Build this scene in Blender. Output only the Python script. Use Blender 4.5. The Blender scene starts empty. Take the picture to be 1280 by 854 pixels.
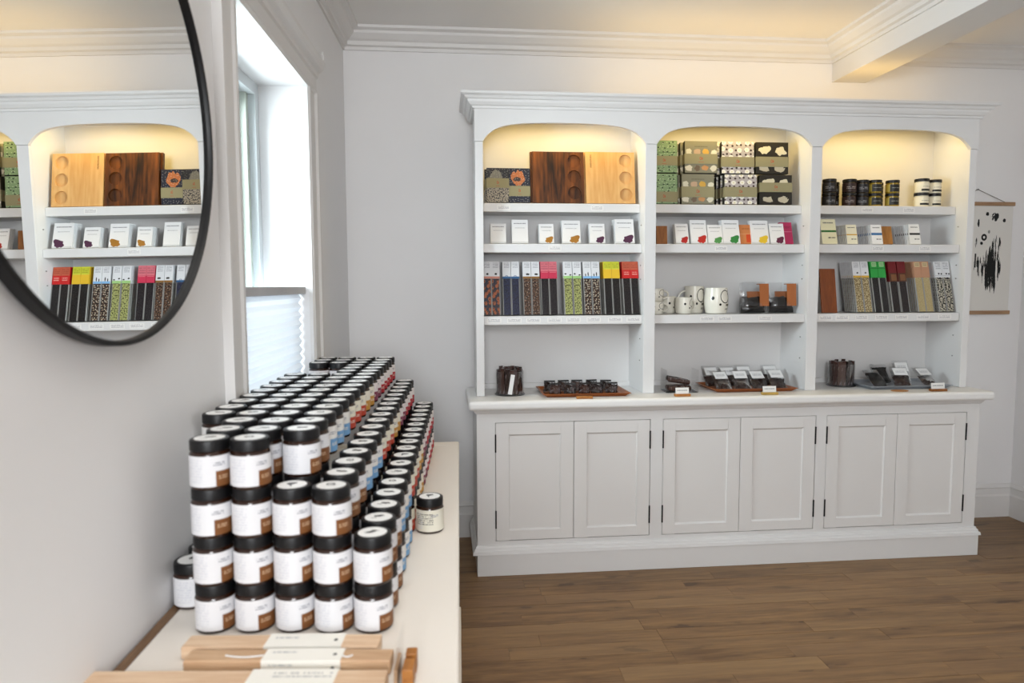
import bpy, bmesh, math, random
from mathutils import Vector, Matrix

# ------------------------------------------------------------------ camera, world, lights, exposure
C = bpy.context.scene.collection
SC = bpy.context.scene
R = math.radians
random.seed(7)

cam_d = bpy.data.cameras.new('camera'); cam = bpy.data.objects.new('camera', cam_d); C.objects.link(cam)
YAW, PITCH, ROLL = R(5.5866), R(4.5794), R(-0.213)
fw = Vector((math.sin(YAW)*math.cos(PITCH), math.cos(YAW)*math.cos(PITCH), -math.sin(PITCH)))
rt = Vector((math.cos(YAW), -math.sin(YAW), 0)); up = rt.cross(fw)
r2 = rt*math.cos(ROLL) + up*math.sin(ROLL); u2 = -rt*math.sin(ROLL) + up*math.cos(ROLL)
m = Matrix((r2, u2, -fw)).transposed().to_4x4(); m.translation = (0, 0, 1.40)
cam.matrix_world = m
cam_d.sensor_width = 36; cam_d.lens = 870/1280*36; cam_d.clip_start = .05; cam_d.clip_end = 100
cam_d.dof.use_dof = True; cam_d.dof.focus_distance = 3.6; cam_d.dof.aperture_fstop = 3.2
SC.camera = cam

w = bpy.data.worlds.new('overcast_sky'); SC.world = w; w.use_nodes = True
bg = w.node_tree.nodes['Background']; bg.inputs[0].default_value = (.86, .93, 1, 1); bg.inputs[1].default_value = 2.2

def area(name, loc, target, sx, sy, energy, col):
    l = bpy.data.lights.new(name, 'AREA'); l.shape = 'RECTANGLE'; l.size = sx; l.size_y = sy; l.energy = energy; l.color = col
    o = bpy.data.objects.new(name, l); C.objects.link(o); o.location = loc
    o.rotation_euler = (Vector(target)-Vector(loc)).to_track_quat('-Z', 'Y').to_euler(); return o

# daylight: the left window, and the shop front behind the camera
area('window_daylight', (-1.40, 2.42, 1.78), (1.2, 2.35, 1.1), 1.2, 1.4, 125, (.86, .93, 1))
area('shopfront_daylight', (-.35, -2.3, 1.95), (.15, 3.0, .8), 1.6, 1.5, 98, (.96, .98, 1))
# overhead fill light, added to brighten the bench and jar tops
area('bench_fill', (.10, 1.35, 2.70), (.05, 1.45, 0), .8, 1.2, 3.6, (1, .97, .93)).data.spread = R(95)
# warm lamps: one strip in the top of each bay, one strip lying on top of the shelf unit
WARM = (1, .68, .17)
for bx in (.593, 1.445, 2.296):
    area('bay_lamp', (bx, 3.46, 2.232), (bx, 3.49, 1.6), .60, .08, 1.5, WARM)
area('cornice_lamp', (1.75, 3.56, 2.33), (1.75, 3.66, 3), 1.9, .06, 1.9, (1, .63, .17))

SC.view_settings.view_transform = 'Standard'; SC.view_settings.look = 'None'
SC.view_settings.exposure = 0.38; SC.view_settings.gamma = 1; SC.view_settings.use_curve_mapping = False
SC.cycles.use_denoising = True; SC.cycles.max_bounces = 8; SC.cycles.transparent_max_bounces = 32
SC.cycles.caustics_reflective = False; SC.cycles.caustics_refractive = False

# ------------------------------------------------------------------ material helpers
class NT:
    def __init__(s, name):
        s.m = bpy.data.materials.new(name); s.m.use_nodes = True; s.t = s.m.node_tree; s.n = s.t.nodes
        s.b = s.n['Principled BSDF']; s.l = s.t.links
    def math(s, op, a, b=None, c=None):
        n = s.n.new('ShaderNodeMath'); n.operation = op
        for i, x in enumerate((a, b, c)):
            if x is None: continue
            if isinstance(x, (int, float)): n.inputs[i].default_value = x
            else: s.l.new(x, n.inputs[i])
        return n.outputs[0]
    def mix(s, f, a, b):
        n = s.n.new('ShaderNodeMix'); n.data_type = 'RGBA'; n.clamp_factor = True
        for i, x in ((0, f), (6, a), (7, b)):
            if isinstance(x, (int, float)): n.inputs[i].default_value = x
            elif isinstance(x, (tuple, list)): n.inputs[i].default_value = (*x, 1)
            else: s.l.new(x, n.inputs[i])
        return n.outputs[2]
    def noise(s, vec, scale, detail=3, rough=.5):
        n = s.n.new('ShaderNodeTexNoise'); n.inputs['Scale'].default_value = scale; n.inputs['Detail'].default_value = detail
        n.inputs['Roughness'].default_value = rough
        if vec is not None: s.l.new(vec, n.inputs['Vector'])
        return n.outputs[0]
    def coord(s, kind='UV'):
        return s.n.new('ShaderNodeTexCoord').outputs[kind]
    def mapping(s, vec, scale=(1, 1, 1), loc=(0, 0, 0)):
        n = s.n.new('ShaderNodeMapping'); n.inputs['Scale'].default_value = scale; n.inputs['Location'].default_value = loc
        s.l.new(vec, n.inputs[0]); return n.outputs[0]
    def ramp(s, f, stops):
        n = s.n.new('ShaderNodeValToRGB'); e = n.color_ramp.elements
        while len(e) < len(stops): e.new(.5)
        for x, (p, c) in zip(e, stops): x.position = p; x.color = (*c, 1)
        s.l.new(f, n.inputs[0]); return n.outputs[0]
    def bump(s, h, strength=.2, dist=.002):
        n = s.n.new('ShaderNodeBump'); n.inputs['Strength'].default_value = strength; n.inputs['Distance'].default_value = dist
        s.l.new(h, n.inputs['Height']); s.l.new(n.outputs[0], s.b.inputs['Normal'])
    def out(s, col=None, rough=.5, metal=0, spec=.5):
        if col is not None:
            if isinstance(col, (tuple, list)): s.b.inputs['Base Color'].default_value = (*col, 1)
            else: s.l.new(col, s.b.inputs['Base Color'])
        s.b.inputs['Roughness'].default_value = rough; s.b.inputs['Metallic'].default_value = metal
        s.b.inputs['Specular IOR Level'].default_value = spec
        return s.m

def srgb(h):
    v = [int(h[i:i+2], 16)/255 for i in (0, 2, 4)]
    return tuple(x/12.92 if x <= .04045 else ((x+.055)/1.055)**2.4 for x in v)

def plain(name, hexc, rough=.5, metal=0, spec=.5, wob=.04, scale=6):
    """one colour with a faint mottling"""
    t = NT(name); c = srgb(hexc)
    n = t.noise(t.coord('Object'), scale, 4)
    col = t.mix(n, tuple(x*(1-wob) for x in c), tuple(min(1, x*(1+wob)) for x in c))
    return t.out(col, rough, metal, spec)

def painted(name, hexc, rough=.45):
    t = NT(name); c = srgb(hexc); co = t.coord('Object')
    n = t.noise(co, 2.5, 5); col = t.mix(n, tuple(x*.965 for x in c), tuple(min(1, x*1.02) for x in c))
    t.bump(t.noise(co, 90, 2), .05, .001)
    return t.out(col, rough, 0, .4)

def wood(name, dark, light, scale=1.0, axis=0, rough=.45, planks=False, knots=False, lo=.32, hi=.68):
    t = NT(name); co = t.coord('Object')
    if planks:
        oi = t.n.new('ShaderNodeObjectInfo'); rnd = oi.outputs['Random']
        cb = t.n.new('ShaderNodeCombineXYZ')
        t.l.new(t.math('MULTIPLY', rnd, 37.), cb.inputs[0]); t.l.new(t.math('MULTIPLY', rnd, 91.), cb.inputs[1])
        ad = t.n.new('ShaderNodeVectorMath'); ad.operation = 'ADD'; t.l.new(co, ad.inputs[0]); t.l.new(cb.outputs[0], ad.inputs[1]); co = ad.outputs[0]
    sc = [16*scale]*3; sc[axis] = 1.6*scale
    v = t.mapping(co, tuple(sc))
    n1 = t.noise(v, 1.6, 6, .6); n2 = t.noise(t.mapping(co, tuple(x*5 for x in sc)), 1.2, 3)
    f = t.math('ADD', t.math('MULTIPLY', n1, .75), t.math('MULTIPLY', n2, .25))
    col = t.ramp(f, [(lo, srgb(dark)), (hi, srgb(light))])
    if knots:
        kn = t.noise(t.mapping(co, (4.2, 15, 15)), 1.0, 3, .5)
        col = t.mix(t.math('MULTIPLY', t.math('GREATER_THAN', kn, .675), .75), col, srgb('2a1a10'))
        kf = t.math('MULTIPLY', t.math('SUBTRACT', kn, .575), 4.0)
        col = t.mix(kf, col, srgb('4a3220'))
    if planks:
        col = t.mix(t.math('MULTIPLY', rnd, .5), col, t.mix(t.math('FRACT', t.math('MULTIPLY', rnd, 13.)), srgb('836549'), srgb('a0825c')))
        big = t.noise(t.coord('Object'), 1.1, 2); t.b.inputs['Roughness'].default_value = rough
        col = t.mix(t.math('MULTIPLY', big, .25), col, srgb('73573a'))
    t.bump(f, .12, .001)
    return t.out(col, rough, 0, .4)

def printed(name, base, ops, rough=.45, spec=.4):
    """flat print laid out in UV: rectangles, lines of small print, blobs, rings, dots, strokes"""
    t = NT(name); uv = t.coord('UV'); sp = t.n.new('ShaderNodeSeparateXYZ'); t.l.new(uv, sp.inputs[0]); U, V = sp.outputs[0], sp.outputs[1]
    col = srgb(base) if isinstance(base, str) else base
    def rect(u0, v0, u1, v1):
        return t.math('MULTIPLY', t.math('COMPARE', U, (u0+u1)/2, (u1-u0)/2), t.math('COMPARE', V, (v0+v1)/2, (v1-v0)/2))
    for op in ops:
        k = op[0]
        if k == 'rect':
            _, u0, v0, u1, v1, c = op; msk = rect(u0, v0, u1, v1)
        elif k == 'text':            # rows of small print
            _, u0, v0, u1, v1, c, rows, freq = op
            rr = t.math('MULTIPLY', t.math('SUBTRACT', V, v0), rows/(v1-v0))
            band = t.math('COMPARE', t.math('FRACT', rr), .5, .24)
            cb = t.n.new('ShaderNodeCombineXYZ'); t.l.new(t.math('MULTIPLY', U, freq), cb.inputs[0]); t.l.new(t.math('MULTIPLY', t.math('FLOOR', rr), 7.3), cb.inputs[1])
            g = t.math('GREATER_THAN', t.noise(cb.outputs[0], 1, 0), .45)
            msk = t.math('MULTIPLY', t.math('MULTIPLY', rect(u0, v0, u1, v1), band), g)
        elif k == 'vtext':           # print running up the object
            _, u0, v0, u1, v1, c, rows, freq = op
            cb = t.n.new('ShaderNodeCombineXYZ'); t.l.new(t.math('MULTIPLY', V, freq), cb.inputs[1]); t.l.new(t.math('MULTIPLY', U, 2*freq), cb.inputs[0])
            msk = t.math('MULTIPLY', rect(u0, v0, u1, v1), t.math('GREATER_THAN', t.noise(cb.outputs[0], 1, 1), .5))
        elif k in ('blob', 'ring'):
            _, cu, cv, ru, rv, c = op[:6]; kk = op[6] if len(op) > 6 else .8
            a = t.math('DIVIDE', t.math('SUBTRACT', U, cu), ru); b = t.math('DIVIDE', t.math('SUBTRACT', V, cv), rv)
            d = t.math('SQRT', t.math('ADD', t.math('MULTIPLY', a, a), t.math('MULTIPLY', b, b)))
            if kk and k == 'blob':
                n = t.noise(t.mapping(uv, (1, 1, 1), (cu*9, cv*5, 0)), 2.2/max(ru, rv)*.5, 2)
                d = t.math('ADD', d, t.math('MULTIPLY', t.math('SUBTRACT', n, .5), kk*2))
            msk = t.math('LESS_THAN', d, 1) if k == 'blob' else t.math('COMPARE', d, 1, kk)
        elif k == 'dots':            # scattered dots inside a rectangle
            _, u0, v0, u1, v1, c, su, sv, rad = op[:9]
            vo = t.n.new('ShaderNodeTexVoronoi'); vo.inputs['Scale'].default_value = 1; vo.inputs['Randomness'].default_value = op[9] if len(op) > 9 else .7
            vo.voronoi_dimensions = '2D'
            t.l.new(t.mapping(uv, (su, sv, 1)), vo.inputs['Vector'])
            msk = t.math('MULTIPLY', rect(u0, v0, u1, v1), t.math('LESS_THAN', vo.outputs['Distance'], rad))
        elif k == 'cells':           # pebbly texture of two tones inside a rectangle
            _, u0, v0, u1, v1, c, su, sv = op
            vo = t.n.new('ShaderNodeTexVoronoi'); vo.voronoi_dimensions = '2D'; vo.inputs['Scale'].default_value = 1
            t.l.new(t.mapping(uv, (su, sv, 1)), vo.inputs['Vector'])
            sh = t.math('MULTIPLY', t.math('SUBTRACT', .75, vo.outputs['Distance']), 1.6)
            msk = t.math('MULTIPLY', rect(u0, v0, u1, v1), sh)
        elif k == 'strokes':
            _, u0, v0, u1, v1, c, su, sv, th = op
            n = t.noise(t.mapping(uv, (su, sv, 1)), 1, 4, .65)
            msk = t.math('MULTIPLY', rect(u0, v0, u1, v1), t.math('GREATER_THAN', n, th))
        elif k == 'brush':           # dry brush marks fading out towards an oval edge
            _, cu, cv, ru, rv, c, su, sv, th = op
            a = t.math('DIVIDE', t.math('SUBTRACT', U, cu), ru); b = t.math('DIVIDE', t.math('SUBTRACT', V, cv), rv)
            d = t.math('ADD', t.math('MULTIPLY', a, a), t.math('MULTIPLY', b, b))
            n = t.noise(t.mapping(uv, (su, sv, 1)), 1, 4, .6)
            msk = t.math('GREATER_THAN', t.math('SUBTRACT', n, t.math('MULTIPLY', t.math('MULTIPLY', d, d), .22)), th)
        col = t.mix(msk, col, srgb(c) if isinstance(c, str) else c)
    return t.out(col, rough, 0, spec)

def clear(name, tint=(1, 1, 1), gloss=.03, rough=.06, fk=.5):
    t = NT(name); tr = t.n.new('ShaderNodeBsdfTransparent'); tr.inputs[0].default_value = (*tint, 1)
    gl = t.n.new('ShaderNodeBsdfGlossy'); gl.inputs['Roughness'].default_value = rough
    fr = t.n.new('ShaderNodeFresnel'); fr.inputs[0].default_value = 1.45
    mx = t.n.new('ShaderNodeMixShader'); t.l.new(t.math('ADD', t.math('MULTIPLY', fr.outputs[0], fk), gloss*.3), mx.inputs[0])
    t.l.new(tr.outputs[0], mx.inputs[1]); t.l.new(gl.outputs[0], mx.inputs[2]); t.l.new(mx.outputs[0], t.n['Material Output'].inputs[0])
    return t.m

# ------------------------------------------------------------------ mesh helpers
class MB:
    def __init__(s): s.v, s.f, s.u, s.mi, s.sm = [], [], [], [], []
    def face(s, pts, uv=None, mi=0, sm=False):
        b = len(s.v); s.v += [tuple(p) for p in pts]; s.f.append(tuple(range(b, b+len(pts))))
        s.u.append(uv or [(0, 0), (1, 0), (1, 1), (0, 1)][:len(pts)] + [(0, 0)]*(len(pts)-4)); s.mi.append(mi); s.sm.append(sm); return s
    def box(s, x0, x1, y0, y1, z0, z1, mi=0, front=None, top=None):
        p = lambda a, b, c: (a, b, c); q = [(0, 0), (1, 0), (1, 1), (0, 1)]
        f = mi if front is None else front; tp = mi if top is None else top
        s.face([p(x0, y0, z0), p(x1, y0, z0), p(x1, y0, z1), p(x0, y0, z1)], q, f)
        s.face([p(x1, y1, z0), p(x0, y1, z0), p(x0, y1, z1), p(x1, y1, z1)], q, mi)
        s.face([p(x0, y1, z0), p(x0, y0, z0), p(x0, y0, z1), p(x0, y1, z1)], q, mi)
        s.face([p(x1, y0, z0), p(x1, y1, z0), p(x1, y1, z1), p(x1, y0, z1)], q, mi)
        s.face([p(x0, y0, z1), p(x1, y0, z1), p(x1, y1, z1), p(x0, y1, z1)], q, tp)
        s.face([p(x0, y1, z0), p(x1, y1, z0), p(x1, y0, z0), p(x0, y0, z0)], q, mi); return s
    def lathe(s, prof, seg=32, c=(0, 0, 0), mi=0, a0=0., a1=2*math.pi, sm=True):
        """prof (r,z) from bottom to top; u=.5 faces local -Y and rises towards +X; v along the profile height"""
        z0 = min(z for r, z in prof); z1 = max(z for r, z in prof); dz = max(1e-9, z1-z0)
        for i in range(seg):
            t0 = a0+(a1-a0)*i/seg; t1 = a0+(a1-a0)*(i+1)/seg
            P = lambda r, z, t: (c[0]-r*math.sin(t), c[1]+r*math.cos(t), c[2]+z)
            for (r0, z_0), (r1, z_1) in zip(prof, prof[1:]):
                ua, ub = t0/(2*math.pi), t1/(2*math.pi); va, vb = (z_0-z0)/dz, (z_1-z0)/dz
                                # angle grows towards -X; flip so u rises towards +X on the side facing -Y
                q = [(r0, z_0, t0, ua, va), (r1, z_1, t0, ua, vb), (r1, z_1, t1, ub, vb), (r0, z_0, t1, ub, va)]
                if r0 < 1e-7: q.pop(3)
                elif r1 < 1e-7: q.pop(2)
                s.face([P(a, b, d) for a, b, d, _, _ in q], [(e, f) for _, _, _, e, f in q], mi, sm)
        return s
    def disc(s, r, z, seg=32, mi=0, c=(0, 0)):
        pts = [(c[0]+r*math.cos(2*math.pi*i/seg), c[1]+r*math.sin(2*math.pi*i/seg), z) for i in range(seg)]
        s.face(pts, [(.5+.5*math.cos(2*math.pi*i/seg), .5+.5*math.sin(2*math.pi*i/seg)) for i in range(seg)], mi); return s
    def tube(s, path, r, seg=8, mi=0, cap=True):
        path = [Vector(p) for p in path]; rings = []
        for i, p in enumerate(path):
            d = (path[min(i+1, len(path)-1)]-path[max(i-1, 0)]).normalized()
            a = d.orthogonal().normalized() if i == 0 else (rings_a - d*rings_a.dot(d)).normalized()
            rings_a = a; b = d.cross(a); rr = r[i] if isinstance(r, (list, tuple)) else r
            rings.append([p+(a*math.cos(t)+b*math.sin(t))*rr for t in [2*math.pi*k/seg for k in range(seg)]])
        for A, B in zip(rings, rings[1:]):
            for k in range(seg):
                s.face([A[k], A[(k+1) % seg], B[(k+1) % seg], B[k]], None, mi, True)
        if cap: s.face(rings[0][::-1], [(0, 0)]*seg, mi); s.face(rings[-1], [(0, 0)]*seg, mi)
        return s
    def sweep(s, prof, path, closed=False, mi=0):
        """prof (d,z): d to the LEFT-hand side of the plan path is negative, to the right positive; mitred"""
        P = [Vector((a, b)) for a, b in path]; N = len(P); offs = []
        for i in range(N):
            e0 = (P[i]-P[i-1]).normalized() if i > 0 else None
            e1 = (P[i+1]-P[i]).normalized() if i < N-1 else None
            n0 = Vector((e0.y, -e0.x)) if e0 else None; n1 = Vector((e1.y, -e1.x)) if e1 else None
            if n0 is None: offs.append(n1)
            elif n1 is None: offs.append(n0)
            else:
                b = (n0+n1).normalized(); offs.append(b/max(.2, b.dot(n1)))
        ring = [[(P[i].x+offs[i].x*d, P[i].y+offs[i].y*d, z) for d, z in prof] for i in range(N)]
        M = len(prof)
        for A, B in zip(ring, ring[1:]):
            for k in range(M if closed else M-1):
                s.face([A[k], B[k], B[(k+1) % M], A[(k+1) % M]], None, mi)
        if closed: s.face(ring[0], [(0, 0)]*M, mi); s.face(ring[-1][::-1], [(0, 0)]*M, mi)
        return s
    def prism(s, poly, z0, z1, mi=0, axis='z'):
        f = {'z': lambda a, b, h: (a, b, h), 'y': lambda a, b, h: (a, h, b), 'x': lambda a, b, h: (h, a, b)}[axis]
        n = len(poly)
        s.face([f(a, b, z0) for a, b in poly][::-1], [(0, 0)]*n, mi); s.face([f(a, b, z1) for a, b in poly], [(0, 0)]*n, mi)
        for i in range(n):
            a, b = poly[i], poly[(i+1) % n]; s.face([f(*a, z0), f(*b, z0), f(*b, z1), f(*a, z1)], None, mi)
        return s
    def pillow(s, w, h, d, nu=8, nv=10, mi=0, lump=0., seed=0, z0=0., taper=0.):
        """a filled bag standing on z0: width w, height h, depth d"""
        rnd = random.Random(seed); J = {}
        def pt(i, j, sd):
            u, v = i/nu, j/nv; e = (1-abs(2*u-1)**3)*(min(1, v*5)**.6)*((1-v)**(.7 if not taper else .45) if v > .3 else 1)
            k = (i, j, sd if 0 < i < nu and 0 < j < nv else 0)
            if k not in J: J[k] = (rnd.uniform(-1, 1), rnd.uniform(-1, 1), rnd.uniform(-1, 1))
            a = J[k]; ww = w*(1-taper*v)
            return ((u-.5)*ww+a[0]*lump, sd*d/2*e+a[1]*lump, z0+v*h+a[2]*lump*(0 < j))
        for sd in (-1, 1):
            for i in range(nu):
                for j in range(nv):
                    q = [pt(i, j, sd), pt(i+1, j, sd), pt(i+1, j+1, sd), pt(i, j+1, sd)]
                    uv = [(i/nu, j/nv), ((i+1)/nu, j/nv), ((i+1)/nu, (j+1)/nv), (i/nu, (j+1)/nv)]
                    if sd > 0: q.reverse(); uv.reverse()
                    s.face(q, uv, mi, True)
        return s
    def mesh(s, name, mats, ang=.6, merge=True):
        me = bpy.data.meshes.new(name); me.from_pydata(s.v, [], s.f); uvl = me.uv_layers.new(name='UV')
        k = 0
        for p, uv in zip(me.polygons, s.u):
            for x in range(len(p.vertices)): uvl.data[k+x].uv = uv[x]
            k += len(p.vertices)
        for p, a, b in zip(me.polygons, s.mi, s.sm): p.material_index = a; p.use_smooth = b
        if merge:
            bm = bmesh.new(); bm.from_mesh(me); bmesh.ops.remove_doubles(bm, verts=bm.verts, dist=1e-5)
            bmesh.ops.recalc_face_normals(bm, faces=bm.faces)
            for e in bm.edges:
                if len(e.link_faces) == 2 and e.calc_face_angle(0) > ang: e.smooth = False
            bm.to_mesh(me); bm.free()
        for mt in (mats if isinstance(mats, (list, tuple)) else [mats]): me.materials.append(mt)
        return me

def obj(name, mb, mats, parent=None, loc=None, rot=None, bevel=0, seg=2):
    me = mb if isinstance(mb, bpy.types.Mesh) else mb.mesh(name, mats)
    o = bpy.data.objects.new(name, me); C.objects.link(o)
    if parent: o.parent = parent
    if loc: o.location = loc
    if rot: o.rotation_euler = rot
    if bevel:
        b = o.modifiers.new('edge', 'BEVEL'); b.width = bevel; b.segments = seg; b.limit_method = 'ANGLE'; b.angle_limit = R(40)
    return o
def tag(o, label, cat, group=None):
    o['label'] = label; o['category'] = cat
    if group: o['group'] = group
    return o
def thing(name, label, cat, loc=(0, 0, 0), rot=(0, 0, 0), group=None):
    o = bpy.data.objects.new(name, None); C.objects.link(o); o.location = loc; o.rotation_euler = rot; o.empty_display_size = .05
    return tag(o, label, cat, group)
def copy_tree(o, parent=None):
    c = o.copy(); C.objects.link(c)
    if parent: c.parent = parent
    for ch in o.children: copy_tree(ch, c)
    return c
def structure(o): o['kind'] = 'structure'; return o
ORD = ['first', 'second', 'third', 'fourth', 'fifth', 'sixth', 'seventh', 'eighth', 'ninth', 'tenth', 'eleventh', 'twelfth',
       'thirteenth', 'fourteenth', 'fifteenth', 'sixteenth', 'seventeenth', 'eighteenth']

# ------------------------------------------------------------------ common materials
WALL = painted('wall_paint', 'e9e8e8', .6)
CEIL = painted('ceiling_paint', 'eae8e5', .65)
TRIM = painted('trim_paint', 'dcdad8', .45)
WHITE = painted('cabinet_paint', 'd9d8d7', .4)
WORK = painted('worktop_paint', 'e5e4e2', .35)
BENCH = painted('bench_paint', 'ece5db', .4)
BLACK = plain('black_metal', '0c0c0e', .45, spec=.3)
FLOOR = wood('oak_floor_board', '5a4029', '92714a', 1.0, 0, .45, planks=True, knots=True, lo=.36, hi=.64)
SUB = wood('oak_floor_far', '5b402a', '8a6a4a', 1.0, 0, .5)
CLEAR = clear('clear_plastic', fk=.32); BAGF = clear('bag_film', (.97, .975, .98), .16, .16); FILM = clear('clear_film', (.98, .985, 1), .02, .12); GLASS = clear('window_glass', (.97, 1, .99), .1, .01)
KRAFT = plain('kraft_card', 'a8743f', .75, wob=.08, scale=40)
PAPER = plain('white_paper', 'e4e4e2', .7, wob=.02)
CHOC = plain('dark_chocolate', '2a1813', .35, wob=.25, scale=60)
t = NT('wrapped_chocolate'); oi = t.n.new('ShaderNodeObjectInfo'); n_ = t.noise(t.mapping(t.coord('Object'), (90, 90, 22)), 1, 4)
WRAP = t.out(t.mix(t.math('MULTIPLY', t.math('GREATER_THAN', n_, .60), .55), t.mix(oi.outputs['Random'], srgb('1d110e'), srgb('4a302a')), srgb('8a8082')), .22, 0, .6)  # pale grey flecks painted in as glints on the wrapping
ORANGE_WOOD = wood('orange_wood', '8a5220', 'b87a38', 3, 1, .5)

# ------------------------------------------------------------------ room shell
XL, YW, WS = -.5096, 3.8184, .0361        # corner of left and back wall; the left wall runs a touch off square
LROT = (0, 0, -math.atan(WS)); LLOC = (XL, YW, 0)
def lw(lx, ly, z=0):                       # left-wall frame -> world
    a = -math.atan(WS); return Vector((XL+lx*math.cos(a)-ly*math.sin(a), YW+lx*math.sin(a)+ly*math.cos(a), z))
XR, ZC, YB = 3.405, 2.735, -3.0
fl = structure(obj('floor', MB().box(-1.3, 3.6, YB, 4.1, -.15, -.004), SUB))
PW = .0885; row = 0; y = 1.52; rnd = random.Random(3)
while y < 3.82:
    x = -.2 - rnd.uniform(0, .7)
    while x < 3.44:
        L = rnd.uniform(.42, 1.05); x0, x1 = max(x, -.25), min(x+L, 3.44)
        if x1-x0 > .05:
            dz = rnd.uniform(-.0003, .0003)
            o = obj('plank', MB().box(-(x1-x0)/2+.0006, (x1-x0)/2-.0006, -PW/2+.0005, PW/2-.0005, -.004, 0), FLOOR, fl, ((x0+x1)/2, y+PW/2, dz))
        x += L
    y += PW
structure(obj('ceiling', MB().box(-1.3, 3.6, YB, 4.1, ZC, ZC+.1), CEIL))
structure(obj('wall_back', MB().box(-.9, 3.6, YW, YW+.15, -.1, ZC+.05), WALL))
structure(obj('wall_right', MB().box(XR, XR+.15, YB, YW+.1, -.1, ZC+.05), WALL))
W0, W1, WZ0, WZ1, WD = -1.785, -.921, .90, 2.192, -.26     # window opening in the left wall
mb = MB().box(WD, 0, -6.6, W0, -.1, ZC+.05).box(WD, 0, W1, .16, -.1, ZC+.05).box(WD, 0, W0, W1, -.1, WZ0).box(WD, 0, W0, W1, WZ1, ZC+.05)
structure(obj('wall_left', mb, WALL, None, LLOC, LROT))

structure(obj('wall_front', MB().box(-1.3, -.9, YB-.15, YB, -.1, ZC+.05).box(.6, 3.6, YB-.15, YB, -.1, ZC+.05).box(-.9, .6, YB-.15, YB, -.1, .5).box(-.9, .6, YB-.15, YB, 2.5, ZC+.05), WALL))  # unseen wall, added with a narrow opening to cut light on the right

crown = [(0, 2.632), (.010, 2.632), (.012, 2.648), (.026, 2.654), (.030, 2.672), (.044, 2.680), (.066, 2.702), (.070, 2.714), (.092, 2.722), (.094, 2.736), (0, 2.736)]
BX0, BX1, BZ = 2.185, 2.384, 2.533
p0, p1 = lw(0, -6.5), lw(0, 0)
structure(obj('trim_1', MB().sweep(crown, [(p0.x, p0.y), (p1.x, p1.y), (BX0, YW), (BX0, YB)], True), TRIM))
structure(obj('trim_2', MB().sweep(crown, [(BX1, YB), (BX1, YW), (XR, YW), (XR, YB)], True), TRIM))
structure(obj('trim_3', MB().box(BX0, BX1, YB, YW+.02, BZ, ZC+.02), TRIM, bevel=.003))      # the ceiling beam
base = [(0, 0), (.024, 0), (.024, .128), (.016, .138), (.014, .172), (.018, .178), (.010, .192), (0, .2)]
structure(obj('baseboard_left', MB().sweep(base, [(p0.x, p0.y), (p1.x, p1.y)], True), TRIM))
structure(obj('baseboard_back', MB().sweep(base, [(p1.x, p1.y), (XR, YW)], True), TRIM))
structure(obj('baseboard_right', MB().sweep(base, [(XR, YW), (XR, YB)], True), TRIM))

# window in the left wall: everything in the left-wall frame
win = structure(bpy.data.objects.new('window_1', None)); C.objects.link(win); win.location = LLOC; win.rotation_euler = LROT
cas = [(0, 0), (.014, 0), (.022, .012), (.022, .03), (.016, .04), (.016, .115), (.026, .125), (.026, .14), (0, .14)]
def casing(y0, sgn):
    return MB().prism([(d, y0+sgn*q) for d, q in cas], WZ0-.08, WZ1+.005, 0, 'z')
obj('casing', casing(W0, -1), TRIM, win); obj('casing', casing(W1, 1), TRIM, win)
hd = [(0, 2.192), (.018, 2.192), (.022, 2.206), (.018, 2.22), (.018, 2.262), (.026, 2.268), (.028, 2.284), (.046, 2.296), (.056, 2.312), (.058, 2.326), (0, 2.326)]
obj('head_casing', MB().prism(hd, W0-.16, W1+.16, 0, 'y') if False else MB().prism([(a, b) for a, b in hd], W0-.155, W1+.155, 0, 'y'), TRIM, win)
obj('sill', MB().box(WD, .05, W0-.16, W1+.16, WZ0-.035, WZ0), TRIM, win, bevel=.006)
obj('apron', MB().box(0, .016, W0-.14, W1+.14, WZ0-.12, WZ0-.035), TRIM, win)
FRAME = painted('window_frame_paint', 'cfd4d6', .4)
fr = obj('window_frame', MB().box(WD-.02, -.178, W0, W0+.045, WZ0, WZ1).box(WD-.02, -.178, W1-.045, W1, WZ0, WZ1)
         .box(WD-.02, -.178, W0+.045, W1-.045, WZ1-.045, WZ1).box(WD-.02, -.178, W0+.045, W1-.045, WZ0, WZ0+.04), FRAME, win)
TRACK = painted('sash_track_paint', 'bfc6bb', .5)
obj('sash_track', MB().box(-.228, -.205, W1-.075, W1-.045, WZ0+.04, WZ1-.045), TRACK, win)
obj('sash_track', MB().box(-.228, -.205, W0+.045, W0+.075, WZ0+.04, WZ1-.045), TRACK, win)
for nm, x0, z0, z1 in (('upper_sash', -.272, 1.30, WZ1-.045), ('lower_sash', -.238, WZ0+.04, 1.345)):
    a, b = W0+.048, W1-.048; x1 = x0+.03
    s_ = obj(nm, MB().box(x0, x1, a, a+.05, z0, z1).box(x0, x1, b-.05, b, z0, z1).box(x0, x1, a+.05, b-.05, z1-.05, z1).box(x0, x1, a+.05, b-.05, z0, z0+.05), FRAME, win)
    obj('pane', MB().box(x0+.012, x0+.018, a+.05, b-.05, z0+.05, z1-.05), GLASS, s_)

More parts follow.
